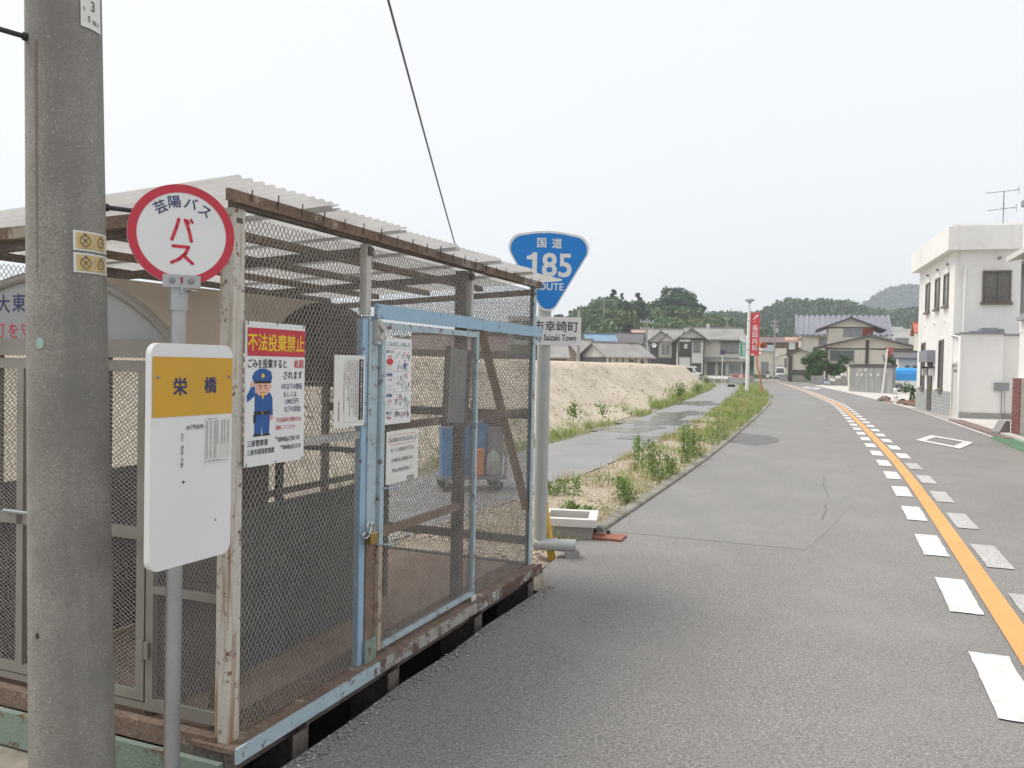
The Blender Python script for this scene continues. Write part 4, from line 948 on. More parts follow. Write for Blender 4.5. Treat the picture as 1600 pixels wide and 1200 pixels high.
# kerb across the verge in front of the lamp
a = G(1148, 623); b = G(1195, 622.5)
solo('planting_bed_edge', MB().bar((0, 0, .03), (b.x - a.x, b.y - a.y, .03), .16, .22), conc, 'low concrete edge across the weeds in front of the street lamp', 'edging', (a.x, a.y, 0))

# round parking sign, barrier, guard rail, hand cart at the end of the path
q = P(1128, 590, 92); zc = P(1128, 550.5, 92).z
nps = thing('round_road_sign', 'dark blue round road sign on a white post at the end of the path', 'road sign', (q.x, q.y, -.05))
obj('post', MB().tube([(0, 0, 0), (0, 0, zc + .3)], .045, 8), white, nps)
dk = obj('disc', MB().lathe([(0, -.01), (.30, -.01), (.30, .01), (0, .01)], 24, Matrix.Translation((0, -.06, zc + .05)) @ Matrix.Rotation(R(90), 4, 'X'), False), darkblue, nps)
f = Flat(.075); f.ring(0, zc + .05, .24, .29, 24).line(-.17, zc + .22, .17, zc - .12, .05); obj('red_ring', f.mb, mat('faded_red', (.19, .05, .12), .5, .05, 5, .0), dk)
ga = P(1100, 580, 97); gb_ = P(1151, 580, 91)
gr = thing('guard_rail', 'white guard rail across the end of the path', 'guard rail', (ga.x, ga.y, 0))
v = Vector((gb_.x - ga.x, gb_.y - ga.y, 0)); obj('beam', MB().bar((0, 0, .72), v + Vector((0, 0, .72)), .08, .30), white, gr)
for k in range(4): p_ = v * (k / 3); obj('post', MB().tube([p_ + Vector((0, .06, -.1)), p_ + Vector((0, .06, .86))], .055, 8), white_dirty, gr)
ba = P(1145, 590, 86); bar_ = thing('barricade', 'red and white striped barricade board standing by the path end', 'barricade', (ba.x, ba.y, 0), R(-6))
for k in range(5): obj('stripe', MB().box((k * .32, -.02, .75), (k * .32 + .319, .02, 1.08)), bannerred if k in (0, 1, 3) else white, bar_)
obj('leg', MB().box((.05, -.03, -.05), (.10, .06, .75)), greymetal, bar_); obj('leg', MB().box((1.45, -.03, -.05), (1.50, .06, .75)), greymetal, bar_)
hc = P(1138, 596, 80); hcz = -.03
cart = thing('sign_trailer', 'low grey mesh-sided hand cart with black base at the path end', 'cart', (hc.x, hc.y, hcz), R(-12))
obj('base', MB().box((-.05, -.3, .0), (.62, .3, .22)), black, cart)
obj('side_board', MB().box((.0, -.3, .35), (1.75, -.27, .95)), galv_dull, cart)
obj('frame', MB().tube([(-.02, -.32, .2), (-.02, -.32, 1.25), (1.8, -.32, 1.25), (1.8, -.32, .2)], .025, 6), greymetal, cart)
wh = obj('wheel', MB().tube([(1.5, -.34, .2), (1.5, -.26, .2)], .2, 16), rubber, cart)
# ================================================================ buildings
def face(kind, pos):
    if kind == 'F': return lambda a, z, o: (a, pos - o, z)
    if kind == 'L': return lambda a, z, o: (pos - o, a, z)
    if kind == 'R': return lambda a, z, o: (pos + o, a, z)
def fbox(mb, fc, a0, a1, z0, z1, o0, o1):
    vs = [fc(a, z, o) for o in (o0, o1) for a, z in ((a0, z0), (a1, z0), (a1, z1), (a0, z1))]
    return mb.add(vs, [(0, 1, 2, 3), (7, 6, 5, 4), (0, 4, 5, 1), (1, 5, 6, 2), (2, 6, 7, 3), (3, 7, 4, 0)])
def window(t, fc, a0, a1, z0, z1, fm=None, gm=None, split=1, bars=0, sill=True, fw=.07, arch_top=False, name='window', hood=False):
    mb = MB(); fbox(mb, fc, a0, a1, z0, z0 + fw, 0, .06); fbox(mb, fc, a0, a1, z1 - fw, z1, 0, .06)
    fbox(mb, fc, a0, a0 + fw, z0 + fw, z1 - fw, 0, .06); fbox(mb, fc, a1 - fw, a1, z0 + fw, z1 - fw, 0, .06)
    for k in range(1, split + 1 - 0):
        if k < split: a = a0 + (a1 - a0) * k / split; fbox(mb, fc, a - .03, a + .03, z0 + fw, z1 - fw, 0, .05)
    w = obj(name, mb, fm or frame_m, t)
    n = max(1, split)
    for k in range(n):
        b0 = a0 + fw + (a1 - a0 - 2 * fw) * k / n; b1 = a0 + fw + (a1 - a0 - 2 * fw) * (k + 1) / n
        obj('pane', fbox(MB(), fc, b0, b1, z0 + fw, z1 - fw, .004 + .008 * k, .016 + .008 * k), gm or glass, w)
    if bars:
        g = MB()
        for k in range(1, bars): a = a0 + (a1 - a0) * k / bars; fbox(g, fc, a - .012, a + .012, z0, z1, .10, .125)
        for z in (z0 + .03, z0 + (z1 - z0) * .2, z0 + (z1 - z0) * .5, z1 - .05): fbox(g, fc, a0, a1, z - .015, z + .015, .127, .145)
        obj('grille', g, frame_dk, w)
    if sill: obj('sill', fbox(MB(), fc, a0 - .06, a1 + .06, z0 - .09, z0 - .003, 0, .12), fm or frame_m, w)
    if hood: obj('hood', fbox(MB(), fc, a0 - .2, a1 + .2, z1 + .12, z1 + .22, 0, .5), trim, w)
    return w
def gable_body(x0, x1, y0, y1, zb, ze, zr_, axis='x'):
    mb = MB()
    if axis == 'x':
        ym = (y0 + y1) / 2
        vs = [(x0, y0, zb), (x1, y0, zb), (x1, y1, zb), (x0, y1, zb), (x0, y0, ze), (x1, y0, ze), (x1, y1, ze), (x0, y1, ze), (x0, ym, zr_), (x1, ym, zr_)]
        fs = [(0, 1, 5, 4), (2, 3, 7, 6), (0, 4, 8, 7, 3), (1, 2, 6, 9, 5), (4, 5, 9, 8), (6, 7, 8, 9)]
    else:
        xm = (x0 + x1) / 2
        vs = [(x0, y0, zb), (x1, y0, zb), (x1, y1, zb), (x0, y1, zb), (x0, y0, ze), (x1, y0, ze), (x1, y1, ze), (x0, y1, ze), (xm, y0, zr_), (xm, y1, zr_)]
        fs = [(0, 1, 5, 8, 4), (2, 3, 7, 9, 6), (3, 0, 4, 7), (1, 2, 6, 5), (4, 8, 9, 7), (5, 6, 9, 8)]
    return mb.add(vs, fs)
def roof(t, x0, x1, y0, y1, ze, zr_, m, axis='x', ov=.6, th=.16, ribs=0.0, ridge=True, name='roof', og=None):
    og = ov * .6 if og is None else og
    mb = MB()
    if axis == 'x':
        ym = (y0 + y1) / 2; sl = (zr_ - ze) / (ym - y0); zl = ze - sl * ov
        for sgn, ye in ((-1, y0 - ov), (1, y1 + ov)):
            mb.add([(x0 - og, ye, zl + .03), (x1 + og, ye, zl + .03), (x1 + og, ym, zr_ + .03), (x0 - og, ym, zr_ + .03), (x0 - og, ye, zl + th), (x1 + og, ye, zl + th), (x1 + og, ym, zr_ + th), (x0 - og, ym, zr_ + th)],
                   [(0, 3, 2, 1), (4, 5, 6, 7), (0, 1, 5, 4), (1, 2, 6, 5), (2, 3, 7, 6), (3, 0, 4, 7)])
        ro = obj(name, mb, m, t)
        if ribs:
            rb = MB(); n = int((x1 - x0 + 2 * og) / ribs)
            for k in range(n + 1):
                x = x0 - og + (x1 - x0 + 2 * og) * k / n
                for ye in (y0 - ov, y1 + ov): rb.bar((x, ye, zl + th + .06), (x, ym, zr_ + th + .06), ribs * .42, .24)
            obj('tile_ribs', rb, m, ro, kind='stuff')
        if ridge: obj('ridge_cap', MB().bar((x0 - og, ym, zr_ + th + .06), (x1 + og, ym, zr_ + th + .06), .26, .2), m, ro)
    else:
        xm = (x0 + x1) / 2; sl = (zr_ - ze) / (xm - x0); zl = ze - sl * ov
        for xe in (x0 - ov, x1 + ov):
            mb.add([(xe, y0 - og, zl + .03), (xe, y1 + og, zl + .03), (xm, y1 + og, zr_ + .03), (xm, y0 - og, zr_ + .03), (xe, y0 - og, zl + th), (xe, y1 + og, zl + th), (xm, y1 + og, zr_ + th), (xm, y0 - og, zr_ + th)],
                   [(0, 1, 2, 3), (7, 6, 5, 4), (0, 4, 5, 1), (1, 5, 6, 2), (2, 6, 7, 3), (3, 7, 4, 0)])
        ro = obj(name, mb, m, t)
        if ridge: obj('ridge_cap', MB().bar((xm, y0 - og, zr_ + th + .05), (xm, y1 + og, zr_ + th + .05), .24, .16), m, ro)
    return ro
def at(px, Y, z=0.0):
    p = P(px, 580, Y); return Vector((p.x, p.y, z))
def hz(py, px, Y): return P(px, py, Y).z

# ---------------------------------------------------------------- white two-storey building on the right
wb = thing('white_building', 'white flat-roofed two-storey building with arched windows right of the road', 'building', (16.9, 32, -.02), R(-16.4))
obj('wall', MB().box((0, 0, 0), (6.2, 7.3, 6.35)), w_white, wb)
obj('cornice', MB().box((-.32, -.32, 6.35), (6.5, 7.62, 7.25)).box((-.20, -.20, 7.25), (6.4, 7.5, 7.33)), w_white, wb)
LF = face('L', 0.0); FF = face('F', 0.0)
for y in (1.37, 3.06, 5.1): 
    w = window(wb, LF, y - .40, y + .40, 4.35, 5.62, frame_dk, glass_pale, 1, sill=True)
    obj('arch_hood', fbox(MB(), LF, y - .42, y + .42, 5.63, 5.74, 0, .05).add([LF(y + .42 * math.cos(R(a)), 5.74 + .14 * math.sin(R(a)), .05) for a in range(0, 181, 20)], [tuple(range(10))]), w_white, w)
for y in (1.95, 5.75): 
    w = window(wb, LF, y - .38, y + .38, 1.0, 3.0, frame_dk, glass, 1)
    obj('arch_hood', fbox(MB(), LF, y - .40, y + .40, 3.01, 3.10, 0, .05), w_white, w)
d_ = obj('door', fbox(MB(), LF, 3.65, 4.55, .05, 2.15, 0, .05), w_dark, wb); obj('handle', fbox(MB(), LF, 3.75, 3.80, .9, 1.2, .05, .10), brass, d_)
cn = obj('canopy', fbox(MB(), LF, 3.2, 5.0, 2.12, 2.62, 0, .32), greymetal, wb)
for y in (3.35, 4.85):
    w = obj('lantern', fbox(MB(), LF, y - .09, y + .09, 1.55, 1.85, .02, .2), white_dirty, wb); obj('lantern_cap', fbox(MB(), LF, y - .12, y + .12, 1.86, 1.93, .0, .23), iron, w)
# grey brick tiles on the lower wall, tile by tile
tile_me = None
for a0, a1 in ((.15, 3.6), (4.62, 7.28)):
    for j in range(7):
        n = int((a1 - a0) / .42)
        for i in range(n):
            b0 = a0 + (a1 - a0) * i / n + (.0 if j % 2 else .0); b1 = a0 + (a1 - a0) * (i + 1) / n
            if (a1 - a0) > 3: pass
            obj('wall_tile', fbox(MB(), LF, b0 + .008, b1 - .008, .02 + j * .135, .02 + j * .135 + .122, 0, .03), brick_grey, wb)
window(wb, FF, .95, 1.92, 4.38, 5.58, frame_dk, glass_pale, 2, bars=9)
for y in (1.2, 3.1, 5.2): obj('vent_cap', MB().tube([LF(y, 5.98, 0), LF(y, 5.98, .09)], .05, 8), greymetal, wb)
for y in (1.6, 3.5, 5.6): obj('vent_cap', MB().tube([LF(y, 3.75, 0), LF(y, 3.75, .06)], .05, 8), w_white, wb)
obj('vent_cap', MB().tube([FF(1.5, 6.05, 0), FF(1.5, 6.05, .1)], .06, 8), greymetal, wb)
obj('drainpipe', MB().tube([FF(.33, 5.66, .02), FF(.33, 5.70, .10), FF(.33, 5.6, .12), FF(.33, 3.1, .12)], .045, 10), white, wb)
ann = obj('annex', MB().box((.03, -1.25, 0), (1.42, -.003, 3.12)).box((1.425, -1.05, 0), (4.6, -.003, 3.08)), w_white, wb)
obj('annex_roof', MB().box((-.02, -1.33, 3.125), (1.46, -.006, 3.17)).box((1.465, -1.12, 3.09), (4.65, -.006, 3.14)), greymetal, ann)
obj('roof_scrap', MB().box((.75, -1.0, 3.175), (1.25, -.5, 3.36)).box((.4, -.9, 3.175), (.72, -.6, 3.24)).box((1.27, -.95, 3.175), (1.5, -.6, 3.33)), greymetal, ann)
AL = face('L', .03)
do = obj('annex_door', fbox(MB(), AL, -1.05, -.22, .0, 2.0, 0, .02), w_old, ann); obj('vent_slot', fbox(MB(), AL, -.95, -.35, 1.72, 1.80, .02, .04), frame_dk, do)
obj('door_frame', fbox(fbox(fbox(MB(), AL, -1.13, -1.05, 0, 2.1, 0, .08), AL, -.22, -.14, 0, 2.1, 0, .08), AL, -1.05, -.22, 2.0, 2.1, 0, .08), white_dirty, do)
obj('downpipe', MB().tube([(-.03, -1.30, .0), (-.03, -1.30, 3.0), (-.03, -.3, 3.1), (.0, .25, 3.12), (.33, .1, 3.3)], .04, 8), white, ann)
obj('plinth', MB().box((-.02, -1.30, 0), (1.422, -1.253, .22)).box((1.43, -1.11, 0), (4.6, -1.055, .22)), conc, ann)
mbx = obj('meter_box', MB().box((1.15, -1.36, 1.05), (1.62, -1.257, 1.35)), greymetal, ann); obj('meter_pipe', MB().tube([(1.4, -1.31, .22), (1.4, -1.31, 1.045)], .018, 6).tube([(1.5, -1.31, .22), (1.5, -1.31, 1.045)], .012, 6), greymetal, mbx)
at_ = P(1567, 356, 34.5); ant = thing('roof_antenna', 'thin double television antenna on the white flat roof', 'antenna', (at_.x, at_.y, 7.29), R(-14))
hA = hz(299, 1567, 34.5) - 7.29
obj('mast', MB().tube([(0, 0, 0), (0, 0, hA)], .022, 6), greymetal, ant)
for z, L_ in ((hA, 1.1), (hA * .62, .95)):
    b_ = obj('boom', MB().tube([(-.62 * L_, 0, z - .06), (.50 * L_, 0, z + .06)], .014, 5), greymetal, ant)
    for k in range(9): x = -.6 * L_ + k * .13 * L_; obj('element', MB().tube([(x, -.14 - .01 * k, z - .06 + .0135 * k), (x, .14 + .01 * k, z - .06 + .0135 * k)], .006, 4), greymetal, b_)
    obj('reflector', MB().tube([(.50 * L_, 0, z - .12), (.50 * L_, 0, z + .2)], .012, 5).tube([(.42 * L_, -.2, z + .05), (.42 * L_, .2, z + .05)], .01, 5), greymetal, b_)
obj('guy_wire', MB().tube([(0, 0, hA * .8), (.35, .2, 0)], .004, 4).tube([(0, 0, hA * .8), (-.35, .3, 0)], .004, 4), greymetal, ant)

# ---------------------------------------------------------------- shop building at the right edge (its road side shows)
RB = G(1584, 680); RB.z = -.012
sb = thing('shop_building', 'white shop front with red brick piers cut off at the right edge', 'building', RB, math.atan2(-.94, -.34))   # local x runs along the road towards the lens
# local -y would face away; the road side is the local right-hand (+y -> left of travel), handled with face offset
FS = lambda a, z, o: (a, -o, z)
obj('wall', MB().box((0, .05, 2.75), (11, 7, 6.05)), w_white, sb)
obj('wall', MB().box((0, .06, 0), (1.0, 7, 2.748)).box((5.2, .06, 0), (11, 7, 2.748)), w_white, sb)
obj('back_wall', MB().box((1.0, .9, 0), (5.2, 1.1, 2.745)), w_old, sb)
obj('roof_slab', MB().box((.25, -.06, 6.05), (11.3, 7.3, 6.2)), greymetal, sb)
obj('parapet', MB().box((.9, .5, 6.205), (11, 7, 7.0)), w_white, sb)
aw = obj('awning', MB().add([(.05, -.32, 4.78), (6, -.32, 4.78), (6, .048, 5.02), (.05, .048, 5.02), (.05, -.32, 4.64), (6, -.32, 4.64), (6, .048, 4.70), (.05, .048, 4.70)], [(0, 1, 2, 3), (7, 6, 5, 4), (0, 4, 5, 1), (1, 5, 6, 2), (2, 6, 7, 3), (3, 7, 4, 0)]), white_dirty, sb)
window(sb, face('F', .05), .25, 2.6, 3.15, 4.62, frame_m, glass_pale, 2)
obj('shutter', MB().box((1.0, .5, 1.9), (5.2, .55, 2.745)), shutter_m, sb)
obj('door_rail', MB().box((1.0, .46, 0), (1.09, .58, 2.745)).box((1.3, .52, 0), (1.36, .6, 1.9)), frame_dk, sb)
# brick pier, brick by brick
pier = obj('brick_pier', MB().box((.05, -.06, 0), (.96, .055, 1.55)), mortar, sb)
for j in range(14):
    z = .015 + j * .110; o_ = (j % 2) * .115
    xs_ = [.05] + [x for x in np.arange(.05 + .23 - o_, .95, .23)] + [.96]
    for a, b in zip(xs_, xs_[1:]):
        if b - a > .03: obj('brick', MB().box((a + .007, -.082, z), (b - .007, -.061, z + .095)), brick_red, pier)
obj('step_edge', MB().box((-.1, -.35, 0), (6, -.09, .08)), conc_light, sb)

# forecourt details on the right
gm = [G(1547, 684), G(1580, 677), G(1640, 692), G(1680, 745), G(1600, 707)]
solo('green_mat', MB().prism([(p.x - gm[0].x, p.y - gm[0].y) for p in gm][::-1], .0, .028), greenmat, 'green outdoor mat on the ground at the right edge', 'mat', (gm[0].x, gm[0].y, -.010))
q = G(1566, 679); solo('concrete_block', MB().prism([(-.26, 0), (.14, 0), (.14, .40), (-.02, .40), (-.26, .10)], -.12, .12, Matrix.Rotation(R(20), 4, 'Z') @ Matrix.Rotation(R(90), 4, 'X')), conc_wall, 'squat concrete block beside the brick pier', 'block', (q.x, q.y, -.02))
gut = struct('gutter', ribbon(s_at(20.5), s_at(40), -3.06, -3.55, -.008), conc)
for k in range(9):
    s = s_at(21.8) + k * .98
    mb = MB(); vs = []
    for o in (-3.1, -3.52):
        for ss in (s, s + .95): x, y = road(ss, o); vs.append((x, y))
    obj('gutter_cover', mb.prism([vs[0], vs[2], vs[3], vs[1]], -.02, .03), gratem, gut)
q = G(1562, 653); fp = thing('flower_pot', 'terracotta pot of dried flowers by the white annex wall', 'flower pot', (q.x, q.y + .2, -.01))
obj('pot', MB().lathe([(0, 0), (.15, 0), (.22, .36), (.25, .36), (.25, .42), (.2, .42), (.18, .36), (0, .36)], 16), terra, fp)
mb = MB(); rq = random.Random(5)
for k in range(40): a = rq.uniform(0, 6.28); mb.tube([(0, 0, .36), (math.cos(a) * .2, math.sin(a) * .2, rq.uniform(.45, .65))], .008, 3, False)
obj('stems', mb, straw_m, fp, kind='stuff')
def potted(label, px, py, h):
    q = G(px, py); t_ = thing('potted_cypress', label, 'potted plant', (q.x, q.y, -.01), group='potted cypresses along the white wall')
    obj('pot', MB().lathe([(0, 0), (.13, 0), (.17, .22), (.19, .22), (.19, .27), (0, .27)], 12), terra, t_)
    r_ = np.random.default_rng(int(px)); n = 260; z = r_.uniform(0, 1, n); rad = .15 * (1 - z) ** .7 * np.sqrt(r_.uniform(.3, 1, n)); a = r_.uniform(0, 6.28, n)
    C = np.stack([rad * np.cos(a), rad * np.sin(a), .25 + z * h], 1); obj('foliage', leafmesh(C, .05, r_), leaf_bright, t_, kind='stuff')
    return t_
def leafmesh(C, size, rng, up=.0, aspect=1.0):
    n = len(C); A = rng.normal(size=(n, 3)); A[:, 2] += up; A /= np.linalg.norm(A, axis=1)[:, None]
    B = np.cross(A, rng.normal(size=(n, 3))); B /= np.linalg.norm(B, axis=1)[:, None]
    s = (size * rng.uniform(.6, 1.4, n))[:, None] if np.isscalar(size) else size[:, None] * rng.uniform(.6, 1.4, n)[:, None]
    V = np.empty((n, 4, 3)); V[:, 0] = C - A * s; V[:, 1] = C - B * s * .6 * aspect; V[:, 2] = C + A * s; V[:, 3] = C + B * s * .6 * aspect
    return npmesh('leaves', V, np.arange(n * 4).reshape(n, 4))
potted('slim potted cypress nearest the blue truck', 1425, 633, .75); potted('slim potted cypress just left of the dark door', 1434, 634, .75)
potted('potted cypress just right of the dark door', 1456, 637, .85); potted('rightmost potted cypress against the grey brick wall', 1464, 638, .8)
rq = random.Random(14)
for k in range(11):
    px = 1378 + k * 6.2; q = G(px, 626 + k * .95); r_ = rq.uniform(.22, .42)
    mb = MB().lathe([(0, 0), (r_, 0), (r_ * 1.05, r_ * .35), (r_ * .7, r_ * .8), (0, r_ * .9)], 7, None, False); mb.v = [(x * rq.uniform(.75, 1.2), y * rq.uniform(.75, 1.2), z * rq.uniform(.7, 1.2)) for x, y, z in mb.v]
    solo('rock', mb, rockm if k != 4 else white_dirty, 'reddish rock in the row along the forecourt edge' if k != 4 else 'single pale rock in the row of reddish ones', 'rock', (q.x, q.y, -.03), 0, 'row of rocks along the forecourt edge')
# stop sign seen edge-on
q = G(1377, 624); st = P(1387, 545, q.y); ss = thing('stop_sign', 'leaning white post with a red triangle sign seen nearly edge-on', 'road sign', (q.x, q.y, -.01))
tpv = Vector((st.x - q.x, 0, st.z))
obj('post', MB().tube([(0, 0, 0), tpv], .05, 10), white, ss)
Mx = Matrix.Translation(tpv + Vector((.12, -.02, -.2))) @ Matrix.Rotation(R(-72), 4, 'Z') @ Matrix.Rotation(R(90), 4, 'X')
obj('triangle', MB().prism([(-.40, .30), (0, -.40), (.40, .30)], -.012, .012, Mx), mat('faded_stop_red', (.30, .09, .075), .5, .06, 5, .02), ss)

# ---------------------------------------------------------------- concrete yard wall
a = G(1327, 611); b = G(1394, 615)
cw = thing('concrete_wall', 'tall grey concrete yard wall with streaks and rows of vent blocks', 'wall', (a.x, a.y, -.02), math.atan2(b.y - a.y, b.x - a.x))
Lw = (Vector((b.x, b.y)) - Vector((a.x, a.y))).length; hw_ = hz(573, 1330, a.y)
obj('slab', MB().box((0, 0, 0), (Lw, .25, hw_)).box((-.0, .25, 0), (.25, 4.0, hw_)), conc_wall, cw)
obj('coping', MB().box((-.05, -.05, hw_ + .003), (Lw + .1, .3, hw_ + .25)), trim, cw)
for k, (x, z) in enumerate(((.24, .82), (.37, .83), (.17, .64), (.50, .63), (.66, .64), (.27, .63))):
    v_ = obj('vent_block', MB().box((Lw * x, -.035, hw_ * z), (Lw * x + .34, -.002, hw_ * z + .24)), conc_light, cw)
obj('end_face', MB().box((-.25, -.02, 0), (-.003, 3.5, hw_ - .05)), w_cream, cw)

# ---------------------------------------------------------------- houses behind the wall
def J_house():
    o_ = at(1291, 106); w = at(1412, 106).x - o_.x; D = 10
    t = thing('low_gabled_house', 'cream house with broad low gables and dark beams behind the concrete wall', 'house', o_, R(-19))
    ze = hz(545, 1290, 106); zr_ = hz(527, 1345, 106)
    obj('wall', gable_body(0, w, 0, D, 0, ze + .35, zr_, 'y'), w_cream, t)
    roof(t, 0, w, 0, D, ze + .35, zr_, r_dark, 'y', 1.6, .22, og=.9)
    x0 = .5; x1 = w * .52; z1 = ze + .3; z2 = hz(511, 1340, 106) + .0; zt = hz(497, 1335, 106)
    up_ = obj('upper_wall', gable_body(.2, w * .56, 2.2, D - .5, z1 - .2, z2 + .1, zt, 'y'), w_cream, t)
    roof(t, .2, w * .56, 2.2, D - .5, z2 + .1, zt, r_dark, 'y', 1.5, .2, og=.8, name='upper_roof')
    F1 = face('F', 0.0); F2 = face('F', 2.2)
    obj('beam', fbox(MB(), F1, 0, w, ze - .05, ze + .13, 0, .05), trim, t); obj('beam', fbox(MB(), F2, .2, w * .56, z2 - .12, z2 + .05, 0, .05), trim, t)
    obj('corner_board', fbox(MB(), F1, w * .46, w * .50, 1.2, zr_ - .4, 0, .08), trim, t); obj('corner_board', fbox(MB(), F1, -.1, .15, .5, ze - .05, 0, .06), trim, t)
    window(t, F1, .35, w * .33, hz(564, 1310, 106), hz(547, 1310, 106), frame_m, glass, 2)
    window(t, F2, w * .20, w * .43, hz(524, 1325, 106), hz(512, 1325, 106), frame_m, glass_pale, 2)
    obj('red_shutter', fbox(MB(), F2, w * .435, w * .56, hz(524.5, 1325, 106), hz(511.5, 1325, 106), 0, .08), redpanel, t)
    obj('vent', fbox(MB(), F1, w * .66, w * .68, hz(559, 1368, 106), hz(555, 1368, 106), 0, .06), greymetal, t)
    obj('pipe', MB().tube([F1(w * .52, ze + .9, .12), F1(w * .52, .5, .12)], .05, 6), w_cream, t)
    obj('red_box', fbox(MB(), F1, .35, .75, hz(577, 1303, 106), hz(571, 1303, 106), 0, .2), redpanel, t)
    obj('tarp_bundle', MB().bevbox((-.5, .4, 2.0), (-.15, .9, 2.7), .1), tarp, t)
J_house()
def I_house():
    o_ = at(1238, 131); w = at(1372, 131).x - o_.x; D = 10
    t = thing('tiled_roof_house', 'two-storey house with blue-grey tiled roof and balcony by the bend', 'house', o_, R(-17))
    ze = hz(521, 1250, 131); zr_ = hz(493, 1290, 131)
    obj('wall', gable_body(1.2, w, 0, D, 0, ze, zr_, 'x'), w_cream, t)
    roof(t, 1.2, w, 0, D, ze, zr_, r_tile, 'x', .8, .2, ribs=.78, og=.7)
    obj('barge_board', MB().bar((.45, -.8, ze - .55), (.45, D / 2, zr_ - .02), .08, .3).bar((.45, D + .8, ze - .55), (.45, D / 2, zr_ - .02), .08, .3), w_cream, t)
    F1 = face('F', 0.0)
    window(t, F1, w * .28, w * .46, hz(538, 1277, 131), hz(528, 1277, 131), frame_dk, glass_pale, 2)
    bl = obj('balcony', MB().box((-.9, .3, 3.9), (1.15, 3.2, 4.02)).box((-.9, .3, 4.02), (-.86, 3.2, 5.3)).box((-.86, .28, 4.02), (1.15, .33, 5.3)), w_brown, t)
    for k in range(9): obj('baluster', MB().box((-.85 + k * .23, .22, 3.9), (-.80 + k * .23, .275, 5.35)), trim, bl)
    obj('awning', MB().add([(-1.2, -.4, 6.4), (1.2, -.4, 6.4), (1.2, 1.6, 7.0), (-1.2, 1.6, 7.0), (-1.2, -.4, 6.3), (1.2, -.4, 6.3), (1.2, 1.6, 6.9), (-1.2, 1.6, 6.9)], [(0, 1, 2, 3), (7, 6, 5, 4), (0, 4, 5, 1), (1, 5, 6, 2), (2, 6, 7, 3), (3, 7, 4, 0)]), r_pink, t)
    obj('laundry', MB().box((-.6, .1, 5.0), (.3, .16, 6.2)), w_white, t)
    x0, x1 = -1.6, 3.6; zp = hz(553, 1240, 131)
    pw = obj('porch_wall', gable_body(x0 + .8, x1, -2.8, 0, 0, zp - .3, zp + .55, 'y'), w_cream, t)
    roof(t, x0 + .3, x1, -2.8, -.05, zp - .3, zp + .5, r_grey, 'y', .7, .15, name='porch_roof', og=.5)
    F2 = face('F', -2.8)
    obj('porch_post', MB().box((x0 + .9, -3.1, 0), (x0 + 1.5, -2.85, zp - .3)), trim, t)
    window(t, F2, x1 - 1.2, x1 - .2, 1.6, 3.2, frame_dk, glass, 1)
    obj('board_skirt', fbox(MB(), F2, x0 + 1.55, x1, 1.0, 1.8, 0, .06), w_dark, t); obj('base_wall', fbox(MB(), F2, x0 + 1.55, x1 + .3, 0, .97, .0, .5), conc, t)
    obj('front_wall', MB().box((-1.9, -3.6, 0), (-.75, -3.35, 1.1)), plate_grey, t)
I_house()
def H_house():
    o_ = at(1178, 172); w = at(1246, 172).x - o_.x; D = 9
    t = thing('shop_house', 'cream house with brown roof and pale blue shop fascia behind the mirror', 'house', o_, R(-16))
    ze = hz(541, 1200, 172)
    obj('wall', MB().box((0, 0, 0), (w, D, ze - .4)), w_cream, t)
    obj('fascia', fbox(MB(), face('F', 0.0), -.8, w * .45, hz(549, 1190, 172), hz(539, 1190, 172), 0, .5), mat('pale_blue_board', (.52, .58, .64), .6, .06, 3, .02), t)
    up_ = obj('upper_wall', MB().box((w * .45, .8, ze - .4), (w, D, ze + .8)), w_brown, t)
    roof(t, w * .1, w, .8, D, ze + .8, hz(527, 1215, 172), r_brown, 'x', .6, .18)
    F1 = face('F', 0.0)
    window(t, F1, w * .66, w * .82, 2.4, 4.2, frame_dk, glass_pale, 1)
    window(t, F1, w * .15, w * .32, .3, 3.4, frame_m, glass_pale, 2, sill=False, name='shop_door')
    obj('air_conditioner', fbox(MB(), F1, w * .42, w * .52, 4.3, 5.4, 0, .5), white, t)
    obj('dark_strip', fbox(MB(), F1, w * .35, w * .60, 2.3, 3.0, 0, .06), w_old, t)
    obj('pipe', MB().tube([F1(w * .78, .2, .3), F1(w * .78, 4.6, .3)], .07, 6), trim, t)
H_house()
